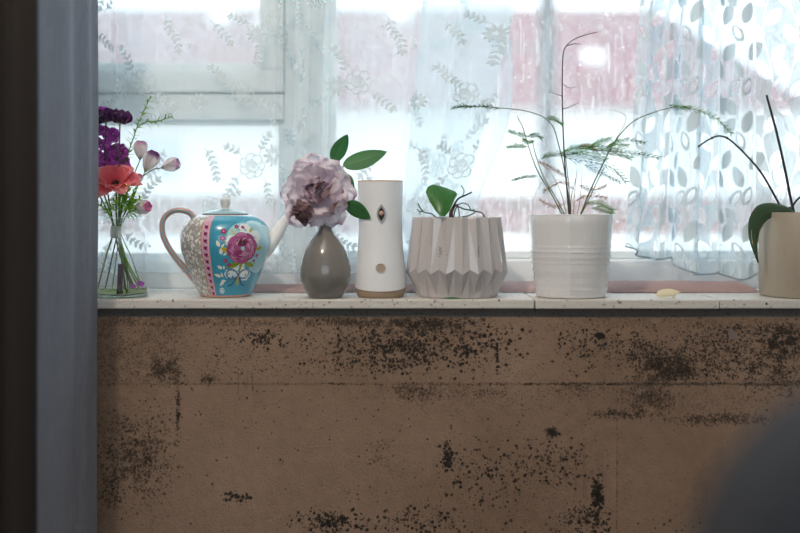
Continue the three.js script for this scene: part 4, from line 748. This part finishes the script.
{
  const t = thing('green_sprig', 'bushy light green foliage spilling over the jar rim', 'sprig');
  mesh('stem', tube([B(133, 284), B(122, 256), neck(2, 0.004), B(122, 205, -0.03)], 0.0012, 30, 7), stemGreen, t);
  const bright = thin(0x8cbf36, 0.22); let k = 0;
  for (const [x0, y0, x1, y1, z] of [[120, 208, 119, 190, -0.008], [122, 208, 129, 185, -0.008], [124, 208, 137, 188, -0.012], [124, 210, 141, 197, -0.02], [122, 210, 133, 202, -0.012], [122, 209, 126, 192, -0.01], [121, 210, 112, 198, -0.02], [118, 214, 108, 204, -0.03], [126, 214, 136, 209, -0.03], [112, 218, 100, 205, -0.035]]) { const p = [B(x0, y0, z), B((x0 + x1) / 2 + 1, (y0 + y1) / 2, z + 0.003), B(x1, y1, z + 0.004)]; mesh('branch', tube(p, 0.0007, 12, 5), bright, t); sprig(t, p, 20, bright, 20 + k++, 0.85, 0.8); }
}
{ // dark cut stalk, tie and fallen petals
  const t = thing('cut_stalk', 'thick dark purple cut stalk standing inside the jar', 'stalk'); mesh('stalk', tube([B(120, 294, -0.03), B(120, 280, -0.032), B(121, 264, -0.034)], 0.0042, 12, 12), std(0x3a2740, 0.7), t);
  const tie = mesh('stem_tie', lathe(profile([[0.0068, 0], [0.0085, 0.003], [0.0083, 0.012], [0.0075, 0.017], [0.006, 0.018], [0.006, 0.001], [0.0068, 0]], 30), 24), thin(0xdfe6e2, 0.4)); tie.position.copy(B(116, 238, -0.052)); tag(tie, 'pale band tied round the stems inside the jar neck', 'tie');
  const g = petal({ len: 0.014, wide: 0.006, curl: 0.6, cup: 0.4, ruffle: 0.2, tint: mixTint([[0, C(0xe8d0e8)], [0.3, C(0xc06ac8)], [1, C(0xb050b8)]]) });
  [[140, 288, 'fallen magenta petal upright against the glass inside the jar', 0.2, 0.9], [135, 290, 'fallen magenta petal lying lower at the foot of the stems', -0.5, 0.8]].forEach(([x, y, label, lean, s]) => { const o = mesh('fallen_petal', g, petalMat); o.position.copy(B(x, y, -0.03)); o.rotation.set(0.2, 0.4 * lean, -lean); o.scale.setScalar(s); tag(o, label, 'petal'); });
}

// mauve peony of silk, with its leaves
const leafTexture = (base, vein, n = 9) => canvas(256, 512, (c, w, h) => { const R = rng(n); c.fillStyle = base; c.fillRect(0, 0, w, h); for (let i = 0; i < 900; i++) { c.fillStyle = `rgba(${R() < 0.5 ? '10,40,16' : '120,170,100'},${0.14 * R()})`; c.fillRect(R() * w, R() * h, 1 + 2 * R(), 6 + 30 * R()); } c.strokeStyle = vein; c.lineWidth = 5; c.beginPath(); c.moveTo(w / 2, 0); c.lineTo(w / 2, h); c.stroke(); c.lineWidth = 1.6; for (let y = 20; y < h + 120; y += 34) { c.beginPath(); c.moveTo(w / 2, y); c.lineTo(w, y - 90); c.moveTo(w / 2, y); c.lineTo(0, y - 90); c.stroke(); } });
const peonyLeaf = std(0xffffff, 0.55, { map: leafTexture('#2f6b38', 'rgba(120,160,90,0.6)'), side: THREE.DoubleSide, transmission: 0.18, thickness: 0 });
{
  const t = thing('peony', 'large faded mauve peony with dark green leaves in the grey vase', 'flower'), at = B(319, 194, -0.045), ax = V(-0.08, 0.16, 1).normalize(), R = rng(303);
  const pale = mixTint([[0, C(0xb8a0b4)], [0.35, C(0xeee0ec)], [0.92, C(0xf6eef4)], [1, C(0xc8acbe)]]), mid = mixTint([[0, C(0x7a5468)], [0.5, C(0xc4a8ba)], [0.92, C(0xe0ccdc)], [1, C(0x94707f)]]), dark = mixTint([[0, C(0x5a3a44)], [0.45, C(0x80605f)], [0.9, C(0x927074)], [1, C(0x4c2f38)]]);
  const mk = (tint, len, wide, curl, cup, k) => [1, 2, 3, 4].map((s) => petal({ len, wide, peak: 0.68, round: 0.42, curl, cup, ruffle: 0.3, waves: 5, twist: 0.25 * (s % 2 ? 1 : -1), seed: k + s, tint, nu: 12, nv: 11 }));
  const P1 = mk(pale, 0.054, 0.0185, -0.2, 0.1, 400), P2 = mk(pale, 0.045, 0.0175, -0.5, 0.25, 410), P3 = mk(mid, 0.034, 0.0155, -1.1, 0.4, 420), P4 = mk(dark, 0.03, 0.015, -1.4, 0.5, 430);
  for (let i = 0; i < 14; i++) grow('petal', P1[i % 4], paleMat, t, at, ax, i * 0.449 + 0.2 * R(), 1.5 + 0.5 * (R() - 0.5), 0.003, 0.9 + 0.22 * R());
  for (let i = 0; i < 14; i++) grow('petal', P2[i % 4], paleMat, t, at.clone().addScaledVector(ax, 0.006), ax, i * 0.449 + 0.2, 1.2 + 0.4 * (R() - 0.5), 0.002, 0.9 + 0.25 * R());
  for (let i = 0; i < 12; i++) grow('petal', P3[i % 4], petalMat, t, at.clone().addScaledVector(ax, 0.01), ax, i * 0.5236 + 0.3 * R(), 0.82 + 0.3 * (R() - 0.5), 0.002, 0.9 + 0.25 * R());
  for (let i = 0; i < 9; i++) grow('petal', P3[(i + 1) % 4], petalMat, t, at.clone().addScaledVector(ax, 0.013), ax, i * 0.7 + 0.5, 0.4 + 0.25 * R(), 0.001, 0.85);
  const low = B(308, 206, -0.016), a2 = V(-0.35, -0.45, 1).normalize();
  for (let i = 0; i < 8; i++) grow('petal', P4[i % 4], petalMat, t, low, a2, i * 0.785 + 0.3 * R(), 0.85 + 0.3 * (R() - 0.5), 0.002, 0.95 + 0.25 * R());
  for (let i = 0; i < 5; i++) grow('petal', P4[(i + 2) % 4], petalMat, t, low, a2, i * 1.257, 0.4, 0.001, 0.85);
  for (const [x, y, s] of [[327, 188, 1.0], [320, 180, 0.75], [333, 202, 0.8]]) grow('petal', P4[(x + y) % 4], petalMat, t, B(x, y + 8, -0.012), V(0.1, 0.3, 1).normalize(), 3.1 + s, 0.7, 0.001, s);
  const lg = [1, 2].map((s) => petal({ len: 0.05, wide: 0.0108, peak: 0.42, round: 0.75, curl: 0.35, crease: 0.25, ruffle: 0.05, seed: s, nu: 8, nv: 16, stalk: 0.1 }));
  const leaf = (x0, y0, x1, y1, z, s, wide, roll) => { const a = B(x0, y0, z), b = B(x1, y1, z + 0.004), d = b.clone().sub(a), len = d.length(), o = mesh('leaf', lg[s], peonyLeaf, t); o.position.copy(a); const q = new THREE.Quaternion().setFromUnitVectors(UPV, d.normalize()); q.multiply(new THREE.Quaternion().setFromAxisAngle(UPV, roll)); o.quaternion.copy(q); o.scale.set(wide, len / 0.05, 1); };
  leaf(333, 162, 347, 133, -0.06, 0, 1.05, 0.25); leaf(343, 165, 389, 154, -0.05, 1, 1.35, -0.5); leaf(341, 172, 350, 180, -0.05, 0, 0.65, 0.3); leaf(343, 176, 357, 186, -0.045, 1, 0.75, 0.2); leaf(345, 204, 373, 216, -0.03, 0, 1.2, 0.4);
  mesh('stem', tube([V((325.5 - 400) * 0.001507, 0.02, -0.034), V((325.5 - 400) * 0.001507, 0.1, -0.034), B(324, 215, -0.045), at], 0.0022, 30, 8), stemGreen, t);
  mesh('leaf_stalk', tube([B(326, 205, -0.05), B(334, 175, -0.055), B(336, 160, -0.06)], 0.0012, 20, 6), stemGreen, t); mesh('leaf_stalk', tube([B(330, 195, -0.05), B(338, 176, -0.053), B(344, 165, -0.05)], 0.0011, 20, 6), stemGreen, t); mesh('leaf_stalk', tube([B(326, 205, -0.045), B(336, 204, -0.035), B(346, 204, -0.03)], 0.0011, 20, 6), stemGreen, t);
}

// small orchid in the pleated planter: one heart-like leaf and wiry roots
const orchidLeafMap = (n, base) => canvas(256, 512, (c, w, h) => { const R = rng(n); c.fillStyle = base; c.fillRect(0, 0, w, h); for (let i = 0; i < 420; i++) { c.fillStyle = `rgba(${R() < 0.5 ? '16,48,14' : '120,170,90'},${0.2 * R()})`; c.fillRect(R() * w, 0, 0.8 + 2 * R(), h); } });
{
  const t = thing('orchid', 'young orchid with one rounded green leaf and wiry roots in planter', 'orchid');
  const G = (px, py, z = -0.06) => spot(px, py, z);
  const m = std(0xffffff, 0.38, { map: orchidLeafMap(31, '#286a24'), side: THREE.DoubleSide, transmission: 0.22, thickness: 0 });
  // leaf: rises from the crown, folded along the midrib, tip down towards the room
  const side = (pts, v) => { let i = 0; while (i < pts.length - 2 && v > pts[i + 1][0]) i++; const t2 = clamp((v - pts[i][0]) / (pts[i + 1][0] - pts[i][0]), 0, 1); return lerp(pts[i][1], pts[i + 1][1], t2 * t2 * (3 - 2 * t2) * 0.4 + t2 * 0.6); };
  const Lf = [[0, -2.6], [0.2, -7.5], [0.5, -12], [0.75, -14.8], [0.9, -13], [0.97, -10], [1, -7]], Rt = [[0, 2.6], [0.2, 8], [0.5, 13], [0.7, 17], [0.78, 15.5], [0.88, 8], [0.96, 0], [1, -6]];
  const lf = sheet(20, 28, (u, v) => { const x = lerp(side(Lf, v), side(Rt, v), u) * 0.0015, s = u * 2 - 1; return V(x, 0.051 * v, 0.012 * Math.sin((1 - v) * 2.2) - 0.012 + 0.02 * (1 - v) - 0.007 * s * s * Math.sin(v * Math.PI)); });
  const lo = mesh('leaf', lf, m, t); lo.position.copy(G(441, 217.5, -0.018)); lo.rotation.set(-0.1, 0.1, 0);
  const root = (pts, r, mat) => mesh('root', tube(pts.map(([x, y, z = -0.055]) => G(x, y, z)), r, 40, 7), mat, t);
  const rg = std(0x35564e, 0.6), rd = std(0x25303a, 0.6), rb = std(0x7a5a40, 0.8);
  root([[449, 225], [452, 210], [458, 199, -0.045], [466, 195, -0.04], [472, 192, -0.04]], (q) => 0.0016 - 0.0004 * q, rd);
  root([[462, 197, -0.042], [464, 191, -0.042], [461, 185, -0.042]], 0.0007, rg);
  root([[452, 226], [457, 207], [464, 209], [474, 211, -0.04], [482, 213, -0.035], [486, 219, -0.02]], 0.0011, rg);
  root([[456, 207], [462, 203], [468, 205], [471, 210, -0.05]], 0.0008, rg);
  root([[459, 225], [459, 212], [457, 204]], 0.0009, rg);
  root([[462, 217, -0.06], [470, 215], [475, 212, -0.045], [473, 209]], 0.0009, std(0x4a7a5e, 0.6));
  root([[440, 222], [432, 214], [424, 212], [419, 206], [418, 203]], 0.001, rg); root([[424, 212], [419, 211], [417, 209]], 0.0008, rg); root([[420, 211], [420, 215]], 0.0007, rg);
  root([[452, 224], [451, 214], [453, 208], [456, 204]], (q) => 0.0038 - 0.0016 * q, rb);
  mesh('root_tip', new THREE.SphereGeometry(0.0018, 10, 8), std(0xc77a4a, 0.7), t).position.copy(G(484, 215.5, -0.034));
}

// asparagus fern in the white pot
{
  const t = thing('asparagus_fern', 'wispy asparagus fern with feathery fronds in the white pot', 'fern');
  const F = (px, py, z = -0.06) => spot(px, py, z), R = rng(515);
  const wire = std(0x586b40, 0.7), wireDark = std(0x4a3c44, 0.7), tan = std(0xa98a6a, 0.8), green = thin(0x5a9a34, 0.2), deep = thin(0x3a7432, 0.18), dry = thin(0xb07a58, 0.2);
  const S = (pts, r, m, name = 'stem') => mesh(name, tube(pts.map(([x, y, z]) => F(x, y, z)), typeof r === 'number' ? (q) => 1.35 * r * (1 - 0.5 * q) : r, 50, 6), m, t);
  const B0 = [570, 226];
  S([B0, [567, 190], [564, 150], [562.5, 110], [562.5, 70], [564, 50], [570, 42], [582, 36], [597, 32]], 0.0011, wireDark);
  S([[566, 46], [573, 44], [581, 44]], 0.0007, wireDark, 'twig'); S([[562.5, 96], [556, 94], [550, 92]], 0.0005, wireDark, 'twig'); S([[563, 109], [572, 106], [581, 101]], 0.0005, wireDark, 'twig'); S([[562.5, 84], [570, 88], [577, 86]], 0.0004, wireDark, 'twig');
  S([[568, 226], [552, 195], [538, 172], [528, 145], [523, 128], [517, 116]], 0.0009, wire); S([[570, 226], [556, 198], [544, 178], [536, 156], [532, 140]], 0.0008, wire);
  S([[572, 226], [566, 180], [560, 150], [550, 122], [530, 112], [500, 108], [470, 106], [452, 108]], 0.0008, wire); S([[576, 226], [588, 196], [600, 170], [616, 140], [634, 121], [655, 112], [678, 106]], 0.001, wire);
  S([[574, 226], [586, 205], [596, 184], [604, 168]], 0.0009, wire); S([[571, 226], [569, 190], [567, 168], [565, 152]], 0.0008, wire); S([[573, 226], [575, 190], [577, 170]], 0.0006, tan); S([[569, 226], [560, 190], [550, 172], [540, 163]], 0.0006, tan); S([[575, 226], [580, 200], [582, 176]], 0.0006, tan); S([[572, 226], [571, 200], [576, 178]], 0.0006, wireDark);
  S([[548, 172], [535, 195], [532, 214]], 0.0004, tan, 'twig'); S([[612, 146], [626, 118], [622, 113], [610, 110]], 0.0004, wire, 'twig');
  // frond: flat spray of side twigs set with needles, one mesh each
  const needle = (p, d, l, w) => { const s = d.clone().cross(V(0, 0.4, 1)).normalize().multiplyScalar(w), e = p.clone().addScaledVector(d, l), a = p.clone().add(s), b = p.clone().sub(s); return [a, b, e]; };
  function frond(pts, n, len, m, seed, dens = 11) {
    const q = rng(seed), c = new THREE.CatmullRomCurve3(pts.map(([x, y, z]) => F(x, y, z))), pos = [];
    const put = (p, d, l) => { for (const v of needle(p, d.normalize(), l, 0.00032)) pos.push(v.x, v.y, v.z); };
    const L = c.getLength();
    for (let i = 0; i < n; i++) {
      const tt = (i + 0.5) / n, p = c.getPointAt(tt), d = c.getTangentAt(tt);
      for (const s of [-1, 1]) {
        const out = d.clone().multiplyScalar(0.75).add(V(0, 0.1 * (q() - 0.5), s * 0.6)).add(V(0, s * 0.3, 0)).normalize(), l = len * (1 - 0.65 * tt) * (0.7 + 0.5 * q());
        put(p, out.clone(), l);
        for (let k = 1; k < dens; k++) { const pp = p.clone().addScaledVector(out, l * k / dens), e = out.clone().add(V((q() - 0.5) * 1.1, (q() - 0.5) * 0.7, (q() - 0.5) * 1.6)); put(pp, e, 0.0068 * (0.6 + 0.6 * q())); }
      }
    }
    const g = new THREE.BufferGeometry(); g.setAttribute('position', new THREE.Float32BufferAttribute(pos, 3)); g.computeVertexNormals();
    const o = mesh('frond', g, m, t); mesh('rachis', tube(pts.map(([x, y, z]) => F(x, y, z)), 0.00045, Math.max(8, Math.round(L * 400)), 5), m === dry ? tan : wire, o); return o;
  }
  let k = 900;
  for (const [pts, n, len, m] of [
    [[[560, 156], [580, 152], [600, 146, -0.05], [622, 150]], 15, 0.022, green], [[[566, 158], [590, 162], [612, 168, -0.04], [626, 182]], 14, 0.02, deep], [[[588, 148], [600, 142], [610, 139]], 9, 0.016, green], [[[598, 150], [620, 152], [640, 154, -0.06], [658, 158]], 13, 0.017, deep],
    [[[578, 154], [556, 154], [544, 156, -0.05]], 10, 0.018, deep], [[[560, 154], [574, 148], [592, 147]], 12, 0.017, green], [[[584, 165], [600, 172], [620, 182, -0.04]], 10, 0.015, deep], [[[606, 146], [626, 140], [645, 143]], 9, 0.013, deep],
    [[[528, 136], [518, 134], [509, 131]], 7, 0.009, green], [[[526, 137], [536, 135], [541, 138]], 7, 0.009, deep], [[[528, 147], [517, 146], [508, 147]], 8, 0.01, green], [[[535, 141], [529, 142], [524, 140]], 6, 0.009, green], [[[546, 117], [554, 119], [562, 124]], 8, 0.009, green],
    [[[538, 176], [524, 177], [513, 180]], 8, 0.008, deep], [[[585, 204], [598, 203], [613, 210]], 10, 0.014, green], [[[590, 208], [600, 209], [612, 214]], 9, 0.014, green], [[[680, 107], [700, 111], [716, 118, -0.05], [732, 134, -0.05]], 12, 0.014, green], [[[668, 105], [678, 107], [690, 108]], 7, 0.01, green], [[[500, 109], [484, 106], [466, 107]], 8, 0.006, deep], [[[470, 107], [462, 106], [452, 108]], 6, 0.006, deep],
    [[[590, 150], [612, 152], [630, 158]], 14, 0.02, green], [[[570, 152], [592, 156], [606, 160]], 14, 0.02, green], [[[604, 150], [615, 144], [628, 146]], 10, 0.014, green],
    [[[577, 148], [586, 146], [596, 150]], 8, 0.012, dry], [[[575, 190], [562, 182], [545, 190]], 8, 0.015, dry], [[[578, 185], [594, 190], [606, 186]], 8, 0.014, dry], [[[574, 202], [588, 196], [606, 198]], 7, 0.012, dry], [[[566, 204], [552, 206], [540, 200]], 7, 0.012, dry], [[[568, 178], [552, 168], [540, 162]], 8, 0.012, dry],
  ]) frond(pts, n, len, m, k++);
}

// orchid in the cream pot: arching spikes and one leaf drooping over the rim
{
  const t = thing('orchid', 'spent orchid with bare spikes and one drooping leaf in cream pot', 'orchid'), G = (px, py, z = -0.07) => spot(px, py, z);
  const dark = std(0x2a2228, 0.6), gs = std(0x4c5a2e, 0.6);
  mesh('flower_spike', tube([G(787, 222), G(781, 208), G(771, 189), G(760, 171), G(748, 157), G(737, 146), G(727, 138), G(718, 136), G(708, 140), G(699, 146)], (q) => 0.0019 - 0.0007 * q, 70, 8), dark, t);
  mesh('flower_spike', tube([G(796, 222), G(791, 200), G(784, 165), G(776, 130), G(770, 108), G(766.5, 95)], (q) => 0.0024 - 0.0006 * q, 50, 8), dark, t);
  mesh('flower_spike', tube([G(790, 214), G(794, 204), G(799, 198), G(806, 194)], 0.0016, 20, 7), dark, t);
  for (const [x, y] of [[699, 146], [712, 138], [727, 138], [760, 171]]) mesh('node', new THREE.SphereGeometry(0.0021, 10, 8), dark, t).position.copy(G(x, y));
  mesh('crown', tube([G(795, 224), G(792, 213), G(789, 207)], (q) => 0.005 - 0.003 * q, 12, 10), gs, t);
  const mid = new THREE.CatmullRomCurve3([G(797, 214, -0.07), G(786, 209.5, -0.055), G(773, 209.5, -0.04), G(762, 214, -0.028), G(756, 225, -0.02), G(755, 240, -0.017), G(757, 253, -0.016), G(759, 263, -0.017)]);
  const wd = [0.003, 0.006, 0.0085, 0.0115, 0.0138, 0.0135, 0.0105, 0.0055, 0.0004], wAt = (v) => { const f = v * 8, i = Math.min(7, Math.floor(f)); return lerp(wd[i], wd[i + 1], f - i); };
  const lf = sheet(14, 40, (u, v) => { const s = u * 2 - 1, p = mid.getPointAt(v), d = mid.getTangentAt(v), n0 = V(0.55, 0.25, 1).normalize(), ac = d.clone().cross(n0).normalize(), nn = ac.clone().cross(d).normalize(); return p.addScaledVector(ac, s * wAt(v)).addScaledVector(nn, -0.0035 * s * s + 0.0012 * Math.abs(s)); });
  const map = canvas(256, 512, (c, w, h) => { const R = rng(33); c.fillStyle = '#2c4a2c'; c.fillRect(0, 0, w, h); for (let i = 0; i < 500; i++) { c.fillStyle = `rgba(${R() < 0.5 ? '14,34,18' : '110,140,90'},${0.22 * R()})`; c.fillRect(R() * w, 0, 0.8 + 3 * R(), h); } c.fillStyle = '#c7b08a'; c.beginPath(); c.ellipse(205, 110, 8, 48, 0.06, 0, 7); c.fill(); c.fillStyle = '#6b4a30'; c.beginPath(); c.ellipse(207, 80, 6, 12, 0.1, 0, 7); c.fill(); c.fillRect(0, 0, w, 8); });
  mesh('leaf', lf, std(0xffffff, 0.42, { map, side: THREE.DoubleSide, transmission: 0.12, thickness: 0 }), t);
}
// scraps on the sill
{
  const t = thing('dried_leaf', 'curled yellowish dried leaf on the sill beside the white pot', 'leaf', spot(667, 299, -0.02).setY(0));
  const m = thin(0xf0e2c0, 0.3), a = petal({ len: 0.036, wide: 0.0065, peak: 0.5, curl: 0.9, cup: 0.7, ruffle: 0.5, seed: 3, nu: 6, nv: 12 }); a.rotateX(-0.35); a.rotateZ(-1.45);
  a.computeBoundingBox(); a.translate(-0.016, 0.0006 - a.boundingBox.min.y, 0); mesh('blade', a, m, t);
  const b = petal({ len: 0.024, wide: 0.004, curl: 1.3, cup: 0.6, ruffle: 0.4, seed: 5, nu: 6, nv: 10 }); b.rotateX(0.5); b.rotateZ(1.3); b.computeBoundingBox(); b.translate(0.012, 0.0006 - b.boundingBox.min.y, 0.004); mesh('blade', b, m, t);
  const g = petal({ len: 0.026, wide: 0.0012, peak: 0.5, curl: 0.2, seed: 6, nu: 4, nv: 10 }); g.rotateX(-0.06); g.rotateZ(-1.57); g.computeBoundingBox(); const s = mesh('leaf_scrap', g, thin(0x2f7a48, 0.3)); s.position.copy(spot(443, 300, -0.003)).setY(0.0006 - g.boundingBox.min.y); tag(s, 'thin green leaf scrap under the front of the pleated planter', 'leaf scrap');
}

// chair back close to the camera, out of focus
{
  const t = thing('chair', 'blurred dark blue-grey upholstered chair back close to the camera', 'chair', V(0.258, FLOOR, 1.13));
  const cloth = std(0x20252d, 0.9, { bumpMap: weave, bumpScale: 0.0004 }), wood = std(0x2a1d16, 0.5);
  const sh = new THREE.Shape(); sh.moveTo(-0.2, 0.46); sh.lineTo(-0.208, 0.86); sh.bezierCurveTo(-0.206, 0.905, -0.195, 0.945, -0.12, 0.962); sh.bezierCurveTo(-0.05, 0.975, 0.07, 0.975, 0.14, 0.962); sh.bezierCurveTo(0.215, 0.945, 0.226, 0.905, 0.228, 0.86); sh.lineTo(0.22, 0.46); sh.lineTo(-0.2, 0.46);
  mesh('backrest', new THREE.ExtrudeGeometry(sh, { depth: 0.045, bevelEnabled: true, bevelSize: 0.03, bevelThickness: 0.03, bevelSegments: 8, curveSegments: 24 }).translate(0.11, 0, 0), cloth, t);
  mesh('seat', new RoundedBoxGeometry(0.46, 0.07, 0.44, 4, 0.03).translate(0.1, 0.45, -0.2), cloth, t);
  for (const [x, z] of [[-0.09, 0.0], [0.29, 0.0], [-0.09, -0.38], [0.29, -0.38]]) mesh('leg', new THREE.CylinderGeometry(0.02, 0.014, 0.419, 14).translate(x, 0.2095, z), wood, t);
}

renderer.render(scene, camera);
